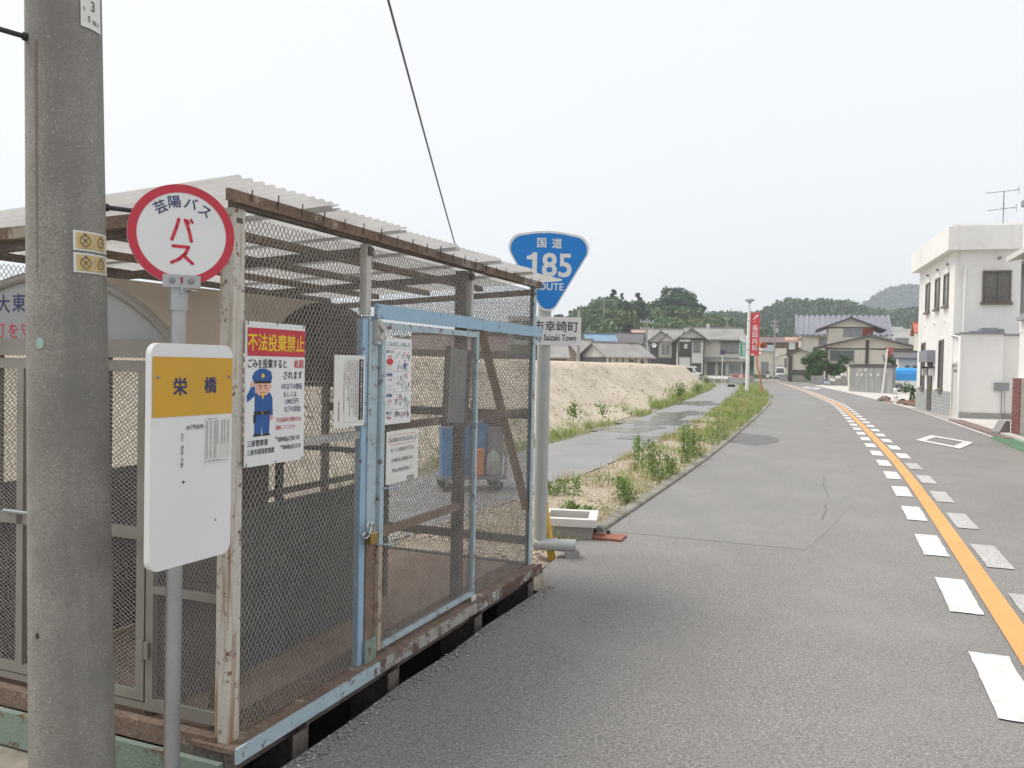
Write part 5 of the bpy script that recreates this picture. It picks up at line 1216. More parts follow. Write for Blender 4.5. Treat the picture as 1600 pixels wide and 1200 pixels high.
def G_house():
    o_ = at(1058, 112); w = at(1157, 112).x - o_.x; D = 9
    t = thing('large_grey_house', 'large weathered two-storey house with grey roof and dark loggia', 'house', o_, R(-9))
    ze = hz(530, 1100, 112); zr_ = hz(514, 1100, 114); wl_ = w * .40
    obj('wall', gable_body(wl_, w, 0, D, 0, ze, zr_, 'x'), w_old, t)
    roof(t, wl_ * .4, w, 0, D, ze, zr_, r_grey, 'x', .7, .2)
    obj('front_wing', gable_body(0, wl_, -1.2, D - 1, 0, ze, hz(515, 1078, 111), 'y'), w_white, t)
    roof(t, 0, wl_, -1.2, D - 1, ze, hz(515, 1078, 111), r_grey, 'y', .9, .2, name='wing_roof', og=.9)
    F1 = face('F', -1.2); F2 = face('F', 0.0)
    lg = obj('loggia', fbox(MB(), F1, .2, wl_ * .48, 3.3, 5.2, 0, .03), w_dark, t); obj('loggia_rail', fbox(MB(), F1, .15, wl_ * .5, 3.2, 3.9, .04, .15), trim, lg); obj('hanging_cloth', fbox(MB(), F1, .8, 1.2, 4.3, 4.9, .05, .1), w_white, lg)
    obj('beam', fbox(MB(), F1, -.1, wl_ + .1, ze - .12, ze + .06, 0, .06), trim, t)
    for a in (.0, wl_ * .48, wl_ - .12): obj('corner_board', fbox(MB(), F1, a, a + .16, .2, ze - .13, 0, .05), trim, t)
    window(t, F1, wl_ * .58, wl_ * .86, 3.9, 5.3, frame_dk, glass_pale, 2, hood=True)
    window(t, F2, w * .66, w * .93, 3.9, 5.1, frame_dk, glass_pale, 3, hood=True)
    obj('lean_roof', MB().add([(wl_ - .3, -.9, 2.75), (w + .3, -.9, 2.75), (w + .3, .0, 3.25), (wl_ - .3, .0, 3.25), (wl_ - .3, -.9, 2.65), (w + .3, -.9, 2.65), (w + .3, .0, 3.1), (wl_ - .3, .0, 3.1)], [(0, 1, 2, 3), (7, 6, 5, 4), (0, 4, 5, 1), (1, 5, 6, 2), (2, 6, 7, 3), (3, 7, 4, 0)]), r_grey, t)
    for a, b in ((.46, .58), (.63, .74)): window(t, F2, w * a, w * b, .3, 2.5, frame_dk, glass, 2, sill=False, name='entrance')
    window(t, F2, w * .79, w * .97, 1.2, 2.3, frame_m, glass_pale, 2)
    obj('entrance', fbox(MB(), F1, wl_ * .55, wl_ * .9, .1, 2.4, 0, .05), w_dark, t)
    obj('roof_tank', MB().tube([(wl_ * 1.25, D / 2, zr_), (wl_ * 1.25, D / 2, zr_ + .8)], .22, 10), white_dirty, t)
    obj('garden_wall', MB().box((wl_, -4, 0), (w + 1, -3.8, .9)), conc, t)
G_house()
def F_house():
    o_ = at(1013, 118); w = at(1068, 118).x - o_.x; D = 8
    t = thing('grey_gabled_house', 'grey two-storey house with double front gable behind the soil bank', 'house', o_, R(-6))
    ze = hz(533, 1040, 118); zr_ = hz(516, 1040, 120)
    obj('wall', gable_body(0, w, 0, D, 0, ze, zr_, 'x'), w_old, t); roof(t, 0, w, 0, D, ze, zr_, r_grey, 'x', .7, .2)
    obj('front_wing', gable_body(0, w * .62, -1.5, 2, 0, ze, zr_ - .4, 'y'), w_old, t); roof(t, 0, w * .62, -1.5, 2, ze, zr_ - .4, r_grey, 'y', .6, .18, name='wing_roof')
    F1 = face('F', -1.5)
    obj('bay_gable', gable_body(w * .30, w * .64, -1.9, -1.55, ze - .1, ze, ze + .7, 'y'), w_old, t); roof(t, w * .30, w * .64, -1.9, -1.5, ze, ze + .75, r_grey, 'y', .4, .15, name='bay_roof')
    window(t, F1, w * .32, w * .56, 3.4, 5.0, white_dirty, glass_pale, 2); obj('board_wall', fbox(MB(), F1, -.05, w * .7, 0, 3.1, 0, .1), w_dark, t)
    obj('board_wall', fbox(MB(), F1, .05, w * .25, 3.12, 5.3, 0, .06), w_dark, t)
    obj('dish', MB().lathe([(0, 0), (.3, .06), (.36, .12)], 14, Matrix.Translation(F1(w * .12, 4.8, .3)) @ Matrix.Rotation(R(80), 4, 'X')), white, t)
F_house()
def shed(name, label, px0, px1, Y, yr, ye, D, rm, wm, axis='x', rz=0.0, gable=False, ov=.6):
    o_ = at(px0, Y); w = at(px1, Y).x - o_.x; t = thing(name, label, 'house' if 'house' in name else 'shed', o_, rz)
    ze = hz(ye, px0, Y); zr_ = hz(yr, px0, Y + D / 2)
    obj('wall', gable_body(0, w, 0, D, 0, ze, zr_, axis), wm, t); roof(t, 0, w, 0, D, ze, zr_, rm, axis, ov, .16); return t, w, ze
t, w, ze = shed('dark_shed', 'long dark timber shed with grey roof standing behind the soil bank', 948, 1024, 82, 538, 556, 6, r_grey, w_old, rz=R(20))
obj('gable_boards', face_ := fbox(MB(), face('L', 0.0), .2, 5.8, .3, ze - .1, 0, .08), w_dark, t)
for k in range(7): obj('wall_post', fbox(MB(), face('F', 0.0), w * (.05 + k * .15), w * (.05 + k * .15) + .14, .3, ze - .1, 0, .06), w_brown if k % 3 else w_dark, t)
window(t, face('F', 0.0), w * .52, w * .62, 1.6, 2.4, frame_dk, glass, 1); window(t, face('F', 0.0), w * .78, w * .86, 1.6, 2.3, frame_dk, glass, 1)
t, w, ze = shed('dark_shed', 'brown shed with wide grey roof left of the long dark shed', 904, 940, 90, 533, 552, 7, r_grey, w_brown, rz=R(14))
t, w, ze = shed('dark_shed', 'low brown shed partly hidden by the route sign post', 846, 884, 84, 541, 557, 6, r_grey, w_brown)
t, w, ze = shed('dark_shed', 'dark lean-to with bluish roof below the town name plate', 880, 905, 95, 538, 551, 6, r_dark, w_dark)
t, w, ze = shed('blue_roof_shed', 'low building under a blue sheet roof below the hill', 918, 962, 125, 524, 537, 7, r_blue, w_cream)
t, w, ze = shed('dark_roof_house', 'house with dark roof and cream gable between blue roof and gabled house', 968, 1018, 128, 522, 536, 8, r_dark, w_cream, rz=R(8))
t, w, ze = shed('red_roof_house', 'distant house with faded red roof above the dark-roofed one', 992, 1018, 160, 517, 525, 8, r_pink, w_cream)
t, w, ze = shed('brown_roof_house', 'low brown-roofed house seen through the cage mesh', 640, 790, 72, 525, 545, 8, r_brown, w_brown)
t, w, ze = shed('grey_roof_house', 'grey-roofed house behind the bank seen through the cage', 470, 600, 80, 530, 548, 8, r_grey, w_old)
def L_bld():
    o_ = at(1368, 150); w = at(1430, 150).x - o_.x + 6; t = thing('pale_school_block', 'pale flat-roofed block with wide windows behind the cream house', 'building', o_, R(-20))
    zt = hz(516, 1390, 150); obj('wall', MB().box((0, 0, 0), (w, 10, zt)), w_white, t); obj('parapet', MB().box((-.1, -.1, zt + .003), (w + .1, 10.1, zt + .2)), w_white, t)
    for a, b in ((.06, .20), (.23, .40)): window(t, face('F', 0.0), w * a, w * b, hz(541, 1390, 150), hz(528, 1390, 150), frame_m, glass_pale, 3)
    obj('roof_rail', MB().box((w * .12, 2, zt + .2), (w * .34, 3, zt + .7)), galv_dull, t)
L_bld()
t, w, ze = shed('red_tile_house', 'small house with red tiled gable beside the white building', 1432, 1456, 92, 507, 519, 6, r_red, w_cream, 'x', R(-22))
t, w, ze = shed('grey_annex_house', 'small dark-roofed annex just left of the white building', 1404, 1440, 74, 553, 560, 5, r_dark, w_cream, 'x', R(-22))
for a in (.25, .55): window(t, face('F', 0.0), w * a, w * a + .35, 1.5, 2.3, frame_dk, glass, 1)

# ---------------------------------------------------------------- steps with white planters, retaining wall
a = at(1267, 100); rw = solo('retaining_wall', MB().box((0, 0, -.05), (1.5, 3.0, 1.1)).box((1.503, .2, -.05), (4.2, .5, .7)), conc_wall, 'low concrete retaining wall under the green shrub', 'wall', (a.x, a.y, 0), R(-20))
for k in range(4):
    q = P(1292 + k * 8.6, 598 - k * 4.2, 98); pb = solo('planter_box', MB().bevbox((-.28, -.15, 0), (.28, .15, .25), .02), white if k else mat('blue_white_box', (.42, .52, .62), .5, .05, 5, .02), ['pale blue box at the foot of the garden steps', 'white planter box on the lowest garden step', 'white planter box on the middle garden step', 'white planter box on the top garden step'][k], 'planter', (q.x, q.y, q.z - .1), 0, 'planter boxes on the garden steps')
q0 = P(1292, 601, 98.4)
mb = MB()
for k in range(4): mb.box((k * .66 - .33, -.4, -.5), (k * .66 + .325, 1.2, .10 + k * .33))
solo('garden_steps', mb, conc, 'concrete garden steps rising to the cream house', 'steps', (q0.x, q0.y + .3, .0))

# ---------------------------------------------------------------- vehicles
def wheel(t, x, y, r=.29, w_=.18):
    wv = obj('wheel', MB().tube([(x, y - w_ / 2, r), (x, y + w_ / 2, r)], r, 20), rubber, t)
    obj('rim', MB().tube([(x, y - w_ / 2 - .008, r), (x, y + w_ / 2 + .008, r)], r * .58, 14), hub, wv); return wv
def kei_truck():
    q = G(1399, 612); o_ = Vector((q.x, q.y, -.01))
    t = thing('tarpaulin_truck', 'white light truck with bright blue tarpaulin hood parked behind the wall', 'truck', o_, R(-4))
    prof = [(-.42, .32), (2.9, .32), (2.9, .98), (-.15, .98), (-.42, .9)]
    obj('body', MB().prism(prof, -1.45, 0, Matrix.Rotation(R(90), 4, 'X') @ Matrix.Scale(1, 4)), carwhite, t)
    tv = []; n = 10
    prof2 = [(y, z) for y, z in [(.0, .98), (.0, 1.55), (.1, 1.85), (.35, 2.02), (.72, 2.08), (1.1, 2.02), (1.35, 1.85), (1.45, 1.55), (1.45, .98)]]
    for x, k in ((-.05, .93), (.35, 1.0), (1.2, 1.03), (2.2, 1.0), (3.0, 1.0)): tv += [(x, y + .0, .85 + (z - .85) * k) for y, z in prof2]
    m = len(prof2); obj('tarpaulin_hood', MB().add(tv, [(i * m + j, i * m + j + 1, (i + 1) * m + j + 1, (i + 1) * m + j) for i in range(4) for j in range(m - 1)] + [tuple(range(m - 1, -1, -1)), tuple(range(4 * m, 5 * m))], False), tarp, t)
    for x in (.25, 2.3):
        for y in (.05, 1.4): wheel(t, x, y, .30)
    obj('wheel_arch', MB().tube([(.25 + .38 * math.cos(R(a)), -.012, .32 + .38 * math.sin(R(a))) for a in range(0, 181, 15)], .035, 6), rubber, t)
    obj('cab_glass', MB().box((-.30, .1, 1.0), (-.16, 1.35, 1.45)), carglass, t)
kei_truck()
q = G(1408, 614); bsh = thing('small_bush', 'small green bush beside the wheel of the blue truck', 'bush', (q.x, q.y - .8, -.02))
r_ = np.random.default_rng(4); C = r_.normal(size=(260, 3)) * np.array([.2, .2, .2]) + np.array([0, 0, .42]); obj('foliage', leafmesh(C, .07, r_), leaf_bright, bsh, kind='stuff'); obj('stem', MB().tube([(0, 0, 0), (0, 0, .4)], .02, 5), bark, bsh)
q = G(1396, 616); solo('white_can', MB().lathe([(0, 0), (.14, 0), (.15, .42), (.11, .5), (0, .5)], 14), white_dirty, 'small white container beside the truck wheel', 'container', (q.x - .15, q.y - .6, -.01))
def van(name, label, px, Y, rz, L=3.3, W=1.45, H=1.85, z=0):
    o_ = at(px, Y, z); t = thing(name, label, 'van', o_, rz)     # front faces local -y
    prof = [(-.0, .30), (-.02, .95), (.25, 1.08), (.75, H - .08), (.95, H), (L - .1, H), (L, H - .2), (L, .30)]
    vs = []
    for x, k in ((-W / 2, 0), (-W / 2 + .05, .0), (W / 2 - .05, 0), (W / 2, 0)): pass
    mb = MB(); n = len(prof)
    def col(x, ins): return [(x * (1 - (.09 if z > 1.0 else 0)), y, z) for y, z in prof]
    vs = col(-W / 2, 0) + col(W / 2, 0); mb.add(vs, [tuple(range(n)), tuple(range(2 * n - 1, n - 1, -1))] + [(i, n + i, n + (i + 1) % n, (i + 1) % n) for i in range(n)])
    obj('body', mb, carwhite, t)
    s1 = .045; ws = [(.27, 1.12), (.72, H - .14)]
    obj('windscreen', MB().add([(-W / 2 * .84, ws[0][0] - .012, ws[0][1]), (W / 2 * .84, ws[0][0] - .012, ws[0][1]), (W / 2 * .80, ws[1][0] - .012, ws[1][1]), (-W / 2 * .80, ws[1][0] - .012, ws[1][1])], [(0, 1, 2, 3)]), carglass, t)
    for sx in (-1, 1):
        obj('side_window', MB().box((sx * (W / 2 * .925) - .012, .85, 1.1), (sx * (W / 2 * .925) + .012, 1.7, H - .2)), carglass, t)
        obj('headlight', MB().bevbox((sx * .52 - .14, -.045, .70), (sx * .52 + .14, .02, .88), .02), glass_pale, t)
        obj('mirror', MB().box((sx * (W / 2 + .10) - .07, .5, 1.05), (sx * (W / 2 + .10) + .07, .6, 1.25)), black, t)
    obj('grille', MB().box((-.36, -.035, .66), (.36, -.02, .82)), black, t); obj('bumper', MB().bevbox((-W / 2, -.08, .28), (W / 2, .02, .55), .03), greymetal, t)
    obj('number_plate', MB().box((-.16, -.095, .36), (.16, -.081, .50)), yellow_ink, t)
    for x in (-W / 2 + .08, W / 2 - .08):
        for y in (.55, L - .6):
            wv = obj('wheel', MB().tube([(x - .08, y, .28), (x + .08, y, .28)], .28, 18), rubber, t); obj('rim', MB().tube([(x - .085, y, .28), (x + .085, y, .28)], .16, 12), hub, wv)
    return t
van('white_van', 'small white van facing the camera in front of the cream shop house', 1219, 161, R(-17), L=3.6, W=1.75, H=2.25)
van('white_van', 'white van half hidden behind the end of the soil bank', 1095, 104, R(60), z=.1)
o_ = at(1200, 152, .0); sc = thing('scooter', 'white motor scooter parked left of the small white van', 'scooter', o_, R(-10))
obj('body', MB().add([(-.2, 0, .25), (.2, 0, .25), (.24, .1, .95), (-.24, .1, .95), (-.15, .5, .25), (.15, .5, .25), (.12, .3, 1.0), (-.12, .3, 1.0)], [(0, 1, 2, 3), (5, 4, 7, 6), (0, 3, 7, 4), (1, 5, 6, 2), (3, 2, 6, 7), (0, 4, 5, 1)]), carwhite, sc)
obj('seat', MB().bevbox((-.14, .5, .68), (.14, 1.3, .80), .04), black, sc); obj('rear_body', MB().bevbox((-.17, .55, .35), (.17, 1.4, .68), .05), carwhite, sc)
for y in (.05, 1.3): obj('wheel', MB().tube([(-.05, y, .22), (.05, y, .22)], .22, 16), rubber, sc)
obj('windscreen', MB().lathe([(0, .05), (.2, .03), (.3, 0)], 16, Matrix.Translation((0, .05, 1.25)) @ Matrix.Rotation(R(80), 4, 'X')), carglass, sc)
obj('handlebar', MB().tube([(-.34, .2, 1.05), (0, .15, 1.0), (.34, .2, 1.05)], .02, 6), greymetal, sc)
# ================================================================ hills and woods
def skyline(pts, px): xs = [p[0] for p in pts]; ys_ = [p[1] for p in pts]; return float(np.interp(px, xs, ys_))
def hill(name, pts, Y0, Y1, tree_h, px0, px1, m, step=14, nrow=10, back=60, prof=.8):
    """a real slope: rises from the plain at Y0 to the ridge at Y1, then falls away behind"""
    cols = np.arange(px0, px1 + 1, step); vs = []; n = nrow + 3; rng_ = random.Random(3)
    for px in cols:
        zt = max(.5, P(px, skyline(pts, px), Y1).z - tree_h)
        for k in range(n):
            if k < nrow: f = k / (nrow - 1); Y = Y0 + (Y1 - Y0) * f; z = -.2 + (zt + .2) * f ** prof
            else: f = (k - nrow + 1) / 3; Y = Y1 + back * f; z = zt * (1 - f) - .2
            X = P(px, 570, Y).x; vs.append((X, Y, z))
    c_ = len(cols); o = struct(name, MB().add(vs, [(i * n + k, (i + 1) * n + k, (i + 1) * n + k + 1, i * n + k + 1) for i in range(c_ - 1) for k in range(n - 1)], True), m)
    def surf(px, f):
        zt = max(.5, P(px, skyline(pts, px), Y1).z - tree_h); Y = Y0 + (Y1 - Y0) * f; return Vector((P(px, 570, Y).x, Y, -.2 + (zt + .2) * f ** prof))
    return o, surf
def crowns(rng, centres, radii, nleaf, lsize, flat=.8):
    Cs = []; Ss = []
    for c, r in zip(centres, radii):
        nl = nleaf; d = rng.normal(size=(nl, 3)); d /= np.linalg.norm(d, axis=1)[:, None]; d[:, 2] = np.abs(d[:, 2]) * 1.0 - .25
        lump = 1 + .22 * np.sin(d[:, 0] * 5 + c[0]) * np.sin(d[:, 1] * 5 + c[1]) + .16 * np.sin(d[:, 2] * 7 + c[0] * 2)
        rr_ = r * lump * rng.uniform(.72, 1.03, nl); p = np.array(c) + d * rr_[:, None] * np.array([1, 1, flat])
        Cs.append(p); Ss.append(np.full(nl, lsize * (r / np.mean(radii)) ** .5))
    return leafmesh(np.concatenate(Cs), np.concatenate(Ss), rng, up=.6)
SK1 = [(560, 540), (640, 525), (720, 515), (800, 508), (870, 500), (895, 488), (915, 472), (935, 463), (955, 459), (985, 466), (1005, 470), (1020, 474), (1040, 470), (1075, 472), (1092, 486), (1115, 490), (1140, 497), (1180, 508), (1220, 525)]
SK2 = [(1000, 505), (1080, 494), (1110, 489), (1150, 489), (1175, 489), (1195, 480), (1220, 471), (1250, 466), (1290, 467), (1320, 471), (1350, 480), (1385, 489), (1410, 486), (1440, 478), (1500, 470), (1600, 465), (1700, 470)]
SK3 = [(1280, 505), (1330, 489), (1350, 475), (1375, 458), (1395, 451), (1412, 446), (1440, 448), (1480, 456), (1540, 462), (1620, 475), (1720, 490)]
rng = np.random.default_rng(11)
h3, s3 = hill('far_mountain', SK3, 900, 1150, 7, 1250, 1740, mat('mountain_ground', (.045, .062, .04), .95, .25, .02, .0), 14, 10, 300, .9)
cs = [s3(px, f) for px, f in zip(rng.uniform(1260, 1720, 1500), rng.uniform(.15, 1.0, 1500) ** .7)] + [s3(px, 1.0) for px in np.arange(1260, 1720, 3)]
obj('mountain_wood', crowns(rng, [(c.x, c.y, c.z + 4) for c in cs], rng.uniform(5, 10, len(cs)), 26, 2.6), leaf_far, None, 'stuff')
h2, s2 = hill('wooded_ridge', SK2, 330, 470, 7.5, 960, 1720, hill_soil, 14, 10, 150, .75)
cs = [s2(px, f) for px, f in zip(rng.uniform(980, 1560, 1100), rng.uniform(.0, 1.0, 1100) ** .8)] + [s2(px, rng.uniform(.96, 1.0)) for px in np.arange(985, 1560, 4.5)]
rad = rng.uniform(2.6, 5.2, len(cs))
obj('ridge_wood', crowns(rng, [(c.x, c.y, c.z + r * .9 + 1) for c, r in zip(cs, rad)], rad, 70, 1.05), leaf_mid, None, 'stuff')
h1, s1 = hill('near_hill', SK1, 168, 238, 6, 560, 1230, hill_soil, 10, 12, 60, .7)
cs = []; rad = []
for px, f in zip(rng.uniform(570, 1210, 520), rng.uniform(.06, 1.0, 520) ** .8):
    if 905 < px < 975 and f < .42 and rng.uniform() < .75: continue      # open grassy slope low on the hill
    cs.append(s1(px, f)); rad.append(rng.uniform(1.7, 3.6))
for px in np.arange(575, 1205, 7): cs.append(s1(px, rng.uniform(.95, 1))); rad.append(rng.uniform(2.0, 3.4))
obj('hill_wood', crowns(rng, [(c.x, c.y, c.z + r * .9 + .8) for c, r in zip(cs, rad)], np.array(rad), 170, .46), leaf_hill, None, 'stuff')
# grassy scrub on the open part of the slope
C = np.array([list(s1(px, f)) for px, f in zip(rng.uniform(895, 985, 2600), rng.uniform(.0, .45, 2600))]); C[:, 2] += rng.uniform(.0, 1.0, len(C))
obj('hill_scrub', leafmesh(C, .38, rng, up=1.0), mat('hillside_grass', (.15, .155, .06), .8, .35, .12, .0, island=.35), None, 'stuff')

def tree(label, base, h, cr, seed, m, nclump=16, nleaf=260, ls=.30, trunk_r=.2, group=None, name='tree', pine=False, ctr=.68, flat=.85, kind='tree'):
    t = thing(name, label, kind, base, 0, group); r_ = np.random.default_rng(seed); rr_ = random.Random(seed)
    mb = MB().tube([(0, 0, -.3), (.05 * h * .1, 0, h * .35), (0, .02, h * .7)], [trunk_r, trunk_r * .75, trunk_r * .35], 8)
    cl = []
    for k in range(nclump):
        d = Vector((rr_.gauss(0, 1), rr_.gauss(0, 1), rr_.gauss(0, .8))).normalized(); q = rr_.uniform(.35, .95)
        if pine: zz = h * (.42 + .55 * k / nclump); c = Vector((d.x * cr * (1.05 - k / nclump) * .9, d.y * cr * (1.05 - k / nclump) * .9, zz))
        else: c = Vector((d.x * cr * q, d.y * cr * q, h * ctr + d.z * cr * q * flat))
        cl.append(c); mb.tube([(0, 0, min(h * .6, c.z * .72)), c * .5 + Vector((0, 0, c.z * .42)), c], [trunk_r * .4, trunk_r * .25, trunk_r * .1], 5, False)
    obj('trunk', mb, bark, t)
    Cs = []
    for c in cl:
        d = r_.normal(size=(nleaf, 3)); d /= np.linalg.norm(d, axis=1)[:, None]; s_ = cr * (.30 if pine else .40) * r_.uniform(.45, 1.05, nleaf)[:, None]
        Cs.append(np.array(c) + d * s_ * np.array([1, 1, .45 if pine else .75]))
    obj('crown', leafmesh(np.concatenate(Cs), ls, r_, up=.5), m, t, kind='stuff'); return t
def hill_tree(label, px, ytop, f, wpx, seed, m, **k):
    b = s1(px, f); top = P(px, ytop, b.y).z; h = top - b.z; cr = wpx / FPX * b.y / 2
    return tree(label, b, h, cr, seed, m, name='hill_tree', group='tall trees on the near hill', **k)
hill_tree('large round dark tree on the skyline of the near hill', 1050, 454, .93, 66, 1, leaf_dark, nclump=34, nleaf=330, ls=.36, ctr=.60, flat=.75)
hill_tree('rounded tree on the right shoulder of the big dark tree', 1076, 468, .88, 40, 2, leaf_dark, nclump=20, nleaf=260, ls=.34, ctr=.6)
hill_tree('pointed dark tree at the top left of the near hill', 956, 451, .97, 17, 3, leaf_pine, pine=True, nclump=12, nleaf=110, ls=.36)
hill_tree('spreading pine just right of the pointed hilltop tree', 969, 455, .97, 12, 4, leaf_pine, pine=True, nclump=7, nleaf=70, ls=.32)
hill_tree('small umbrella-shaped pine on the bare part of the skyline', 994, 455, .98, 20, 5, leaf_pine, pine=True, nclump=8, nleaf=90, ls=.34)
hill_tree('low dark tree at the left foot of the near hill', 876, 482, .55, 34, 6, leaf_dark, nclump=14, nleaf=200, ls=.34)
hill_tree('broad dark tree in the middle of the wooded slope', 985, 478, .60, 50, 7, leaf_dark, nclump=24, nleaf=260, ls=.36)
b = at(1277, 101.5); tree('dense dark green garden shrub by the retaining wall', (b.x, b.y, .2), hz(546, 1276, 101) - .2, 1.7, 21, leaf_bright, 30, 420, .10, .09, name='garden_shrub', ctr=.52, flat=1.1, kind='shrub')
b = at(1304, 101); tree('low garden shrub above the white planter boxes', (b.x, b.y, .8), 1.9, 1.1, 22, leaf_bright, 16, 240, .10, .05, name='garden_shrub', ctr=.55, kind='shrub')
b = at(1319, 101); tree('slender young tree at the left end of the concrete wall', (b.x, b.y, .8), 3.9, .7, 23, leaf_bright, 10, 140, .10, .05, name='garden_tree', ctr=.6, flat=1.6)
b = at(1403, 96); tree('bushy tree between cream house and white building', (b.x, b.y, 0), 4.4, 1.3, 24, leaf_dark, 16, 220, .13, .1, name='garden_tree', ctr=.72)

# ================================================================ grass, weeds, stones
def blades(rng, base, h, w, lean, tufts=1):
    n = len(base); a = rng.uniform(0, 2 * np.pi, n); d = np.stack([np.cos(a), np.sin(a), np.zeros(n)], 1); s = np.stack([-np.sin(a), np.cos(a), np.zeros(n)], 1) * (w / 2)[:, None]
    up_ = np.array([0, 0, 1.0]); l = (lean * h)[:, None]
    m = base + up_ * (h * .55)[:, None] + d * l * .35; t = base + up_ * (h * .98)[:, None] + d * l
    V = np.stack([base - s, base + s, m + s * .75, m - s * .75, t], 1).reshape(-1, 3)
    i = np.arange(n)[:, None] * 5
    F = np.concatenate([i + np.array([0, 1, 2]), i + np.array([0, 2, 3]), i + np.array([3, 2, 4])]); return npmesh('blades', V, F)
rng = np.random.default_rng(21)
def verge_points(n, y0, y1, dens):
    out = []
    while len(out) < n:
        y = y0 + (y1 - y0) * rng.uniform() ** 1.25; a, b = verge_edges(y); u = rng.uniform(.0, .97); x = a + (b - a) * u
        k = mn.noise(Vector((x * .9, y * .55, 3))) * .5 + .5
        k = k * 1.25 + (u - .45) * .40 + (.02 if y > 14 else -.10) + (.08 if y > 22 else 0)
        if k > dens + rng.uniform(-.10, .10): out.append((x, y, verge_z(x, y) - .03))
    return np.array(out)
def clumps(centres, k, rad):
    n = len(centres); c = np.repeat(centres, k, axis=0); r_ = np.repeat(rng.uniform(.4, 1.0, n) * rad, k)
    c[:, 0] += rng.normal(0, 1, n * k) * r_; c[:, 1] += rng.normal(0, 1, n * k) * r_; hs = np.repeat(rng.uniform(.45, 1.25, n), k) * rng.uniform(.5, 1.1, n * k); return c, hs
b, hs = clumps(verge_points(1500, 7.2, 60, .62), 13, .10); far = np.clip((b[:, 1] - 8) / 30, 0, 1)
obj('verge_grass', blades(rng, b, .16 * hs * (1 + .55 * far), rng.uniform(.004, .008, len(b)) * (1 + 2.2 * far), rng.uniform(.3, 1.0, len(b))), grass_m, None, 'stuff')
b, hs = clumps(verge_points(330, 7.2, 45, .42), 12, .12); far = np.clip((b[:, 1] - 8) / 30, 0, 1)
obj('dry_grass', blades(rng, b, .18 * hs, rng.uniform(.004, .007, len(b)) * (1 + 2 * far), rng.uniform(.4, 1.1, len(b))), straw_m, None, 'stuff')
out = []                                           # weeds along the foot of the bank and round the lamp
while len(out) < 900:
    y = 6 + 76 * rng.uniform() ** 1.3; tx = float(np.interp(y, pl[:, 1], pl[:, 0])); x = tx - .12 - abs(rng.normal(0, .42))
    if mn.noise(Vector((x * .5, y * .35, 7))) > -.12 + .3 * rng.uniform(-1, 1): out.append((x, y, max(-.05, (tx - .55 - x) * .55 - .06)))
b, hs = clumps(np.array(out), 12, .12); far = np.clip((b[:, 1] - 8) / 40, 0, 1)
obj('bank_grass', blades(rng, b, .17 * hs * (1 + 1.2 * far), rng.uniform(.006, .011, len(b)) * (1 + 2.4 * far), rng.uniform(.3, 1.0, len(b))), grass_m, None, 'stuff')
out = []
for _ in range(330):
    y = rng.uniform(48, 62) if rng.uniform() < .7 else rng.uniform(62, 92); a = float(np.interp(y, pr[:, 1], pr[:, 0])); out.append((rng.uniform(a, left_x(y) - .1), y, -.05))
b, hs = clumps(np.array(out), 12, .2); obj('roadside_weeds', blades(rng, b, .42 * hs, rng.uniform(.025, .045, len(b)), rng.uniform(.2, .8, len(b))), grass_m, None, 'stuff')
# the taller plants one can tell apart
def weed(label, px, py, h, seed, dense=46, spread=.10):
    q = G(px, py); q.x -= .16; t = thing('tall_weed', label, 'weed', (q.x, q.y, -.02), 0, 'tall weeds in the verge'); r_ = np.random.default_rng(seed); mb = MB(); V = []
    for k in range(4):
        x, y = r_.normal(0, spread * .5, 2); hh = h * r_.uniform(.65, 1.0); tx, ty = x + r_.normal(0, .05), y + r_.normal(0, .05)
        mb.tube([(x, y, 0), (x * .6 + tx * .4, y * .6 + ty * .4, hh * .5), (tx, ty, hh)], [.006, .005, .002], 5, False)
        for j in range(dense * 2):
            f_ = r_.uniform(.08, 1); V.append((x + (tx - x) * f_ + r_.normal(0, spread * .45 * (1.1 - f_ * .6)), y + (ty - y) * f_ + r_.normal(0, spread * .45 * (1.1 - f_ * .6)), hh * f_))
    obj('stem', mb, weed_m, t); obj('leaves', leafmesh(np.array(V), .028, r_, up=1.2, aspect=.45), weed_m, t, kind='stuff'); return t
weed('tallest upright weed in the middle of the verge', 1086, 728, .80, 1, 60); weed('bushy bright weed nearest the kerb bend', 1046, 752, .62, 2, 70, .16)
weed('upright weed just left of the bushy one', 1018, 742, .62, 3); weed('weed beside the tallest one towards the kerb', 1098, 716, .66, 4, 60, .14)
weed('small weed tuft near the drain basin', 925, 815, .26, 5, 50, .14); weed('low leafy weed on the gravel above the basin', 893, 778, .28, 6, 60, .16)
weed('weed halfway along the verge by the dark road patch', 1133, 690, .70, 7, 60, .2); weed('weed by the kerb before the planting bed', 1165, 664, .62, 8, 60, .25)
weed('single weed at the path edge beyond the basin', 1010, 706, .40, 9, 24, .06); weed('weed at the kerb foot right of the bushy one', 1066, 745, .36, 10, 50, .14)
weed('dense grass tuft at the kerb opposite the patch', 1000, 785, .34, 11, 80, .16)
def bank_plant(label, px, py, dz_, s, seed):
    q = P(px, py, 19 if px < 950 else 26); q = G(px, py, dz_); t = thing('bank_plant', label, 'weed', q, 0, 'leafy plants on the soil bank'); r_ = np.random.default_rng(seed)
    C = r_.normal(size=(int(150 * s), 3)) * np.array([.10, .10, .13]) * s ** .7 + np.array([0, 0, .20 * s ** .7]); obj('leaves', leafmesh(C, .04 * s ** .5, r_, up=.6), weed_m, t, kind='stuff'); obj('stem', MB().tube([(0, 0, -.2), (0, 0, .4 * s)], .008, 5), weed_m, t)
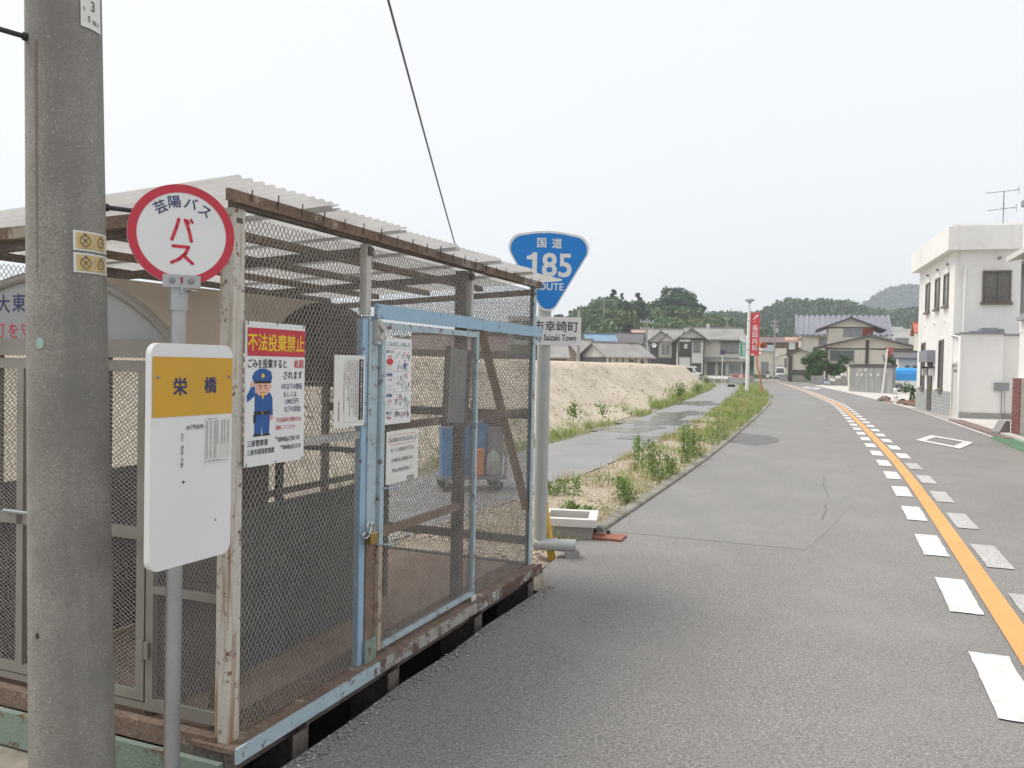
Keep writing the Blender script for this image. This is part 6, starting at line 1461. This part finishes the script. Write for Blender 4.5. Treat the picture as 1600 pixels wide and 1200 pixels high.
bank_plant('sparse young plant on the face of the soil bank', 896, 650, .55, .7, 1); bank_plant('broad-leaved green plant at the foot of the bank', 942, 650, .25, .8, 2); bank_plant('dark leafy bush at the bank foot far along the path', 1090, 613, .2, 1.5, 3); bank_plant('green clump at the bank foot halfway along the path', 1062, 618, .3, 1.6, 4)
bank_plant('tall dark weed at the far end of the bank', 1103, 600, .2, 2.2, 5)
# loose stones on the verge and round the cage
def stones(n, pts_fn, s0, s1_):
    base = np.array([[1, 0, 0], [-1, 0, 0], [0, 1, 0], [0, -1, 0], [0, 0, .7], [0, 0, -.5]], float); tri = np.array([[0, 2, 4], [2, 1, 4], [1, 3, 4], [3, 0, 4], [2, 0, 5], [1, 2, 5], [3, 1, 5], [0, 3, 5]])
    c = pts_fn(n); s = rng.uniform(s0, s1_, (n, 1, 1)) * rng.uniform(.6, 1.3, (n, 6, 3)); a = rng.uniform(0, 6.28, n); Rm = np.zeros((n, 3, 3)); Rm[:, 0, 0] = np.cos(a); Rm[:, 0, 1] = -np.sin(a); Rm[:, 1, 0] = np.sin(a); Rm[:, 1, 1] = np.cos(a); Rm[:, 2, 2] = 1
    V = np.einsum('nij,nkj->nki', Rm, base[None] * s) + c[:, None, :]; F = (np.arange(n)[:, None, None] * 6 + tri[None]).reshape(-1, 3); return npmesh('stones', V, F)
def vpts(n):
    o = []
    while len(o) < n:
        y = 6.2 + 18 * rng.uniform() ** 1.6; a, b = verge_edges(y); x = a + (b - a) * rng.uniform(.02, .98); o.append((x, y, verge_z(x, y) - .002 if y > 3 else 0))
    return np.array(o)
obj('verge_stones', stones(4200, vpts, .010, .026), mat('pale_stone', (.50, .43, .35), .9, .2, 6, .1, 60, island=.4), None, 'stuff')
def cpts(n):
    L = rng.uniform(.0, 3.2, n); t = -.125 - np.abs(rng.normal(0, .05, n)); u = np.stack([C0.x + .3806 * L - .9247 * t, C0.y + .9247 * L + .3806 * t, np.full(n, .004)], 1); return u
obj('road_grit', stones(420, cpts, .004, .012), mat('grit', (.34, .32, .29), .9, .2, 6, .1, 60, island=.4), None, 'stuff')
def bpts(n):
    o = []
    for _ in range(n):
        y = 12 + 45 * rng.uniform() ** 1.5; k = rng.uniform(.2, 9); p0 = bank_pt(y, int(k)); p1 = bank_pt(y, int(k) + 1); f_ = k % 1; o.append([p0[i] * (1 - f_) + p1[i] * f_ for i in range(3)])
    return np.array(o)
obj('bank_clods', stones(1500, bpts, .02, .06), soil, None, 'stuff')

# ================================================================ haze: one closed box of thin air round everything
hm = bpy.data.materials.new('haze'); hm.use_nodes = True; nt_ = hm.node_tree; nt_.nodes.remove(nt_.nodes['Principled BSDF'])
pv = nt_.nodes.new('ShaderNodeVolumePrincipled'); pv.inputs['Color'].default_value = (.86, .93, 1.0, 1); pv.inputs['Density'].default_value = HAZE; pv.inputs['Anisotropy'].default_value = .2
nt_.links.new(pv.outputs[0], nt_.nodes['Material Output'].inputs['Volume'])
hb_ = obj('haze', MB().box((-3200, -80, -1.5), (3200, 4200, 190)), hm, None, 'stuff')
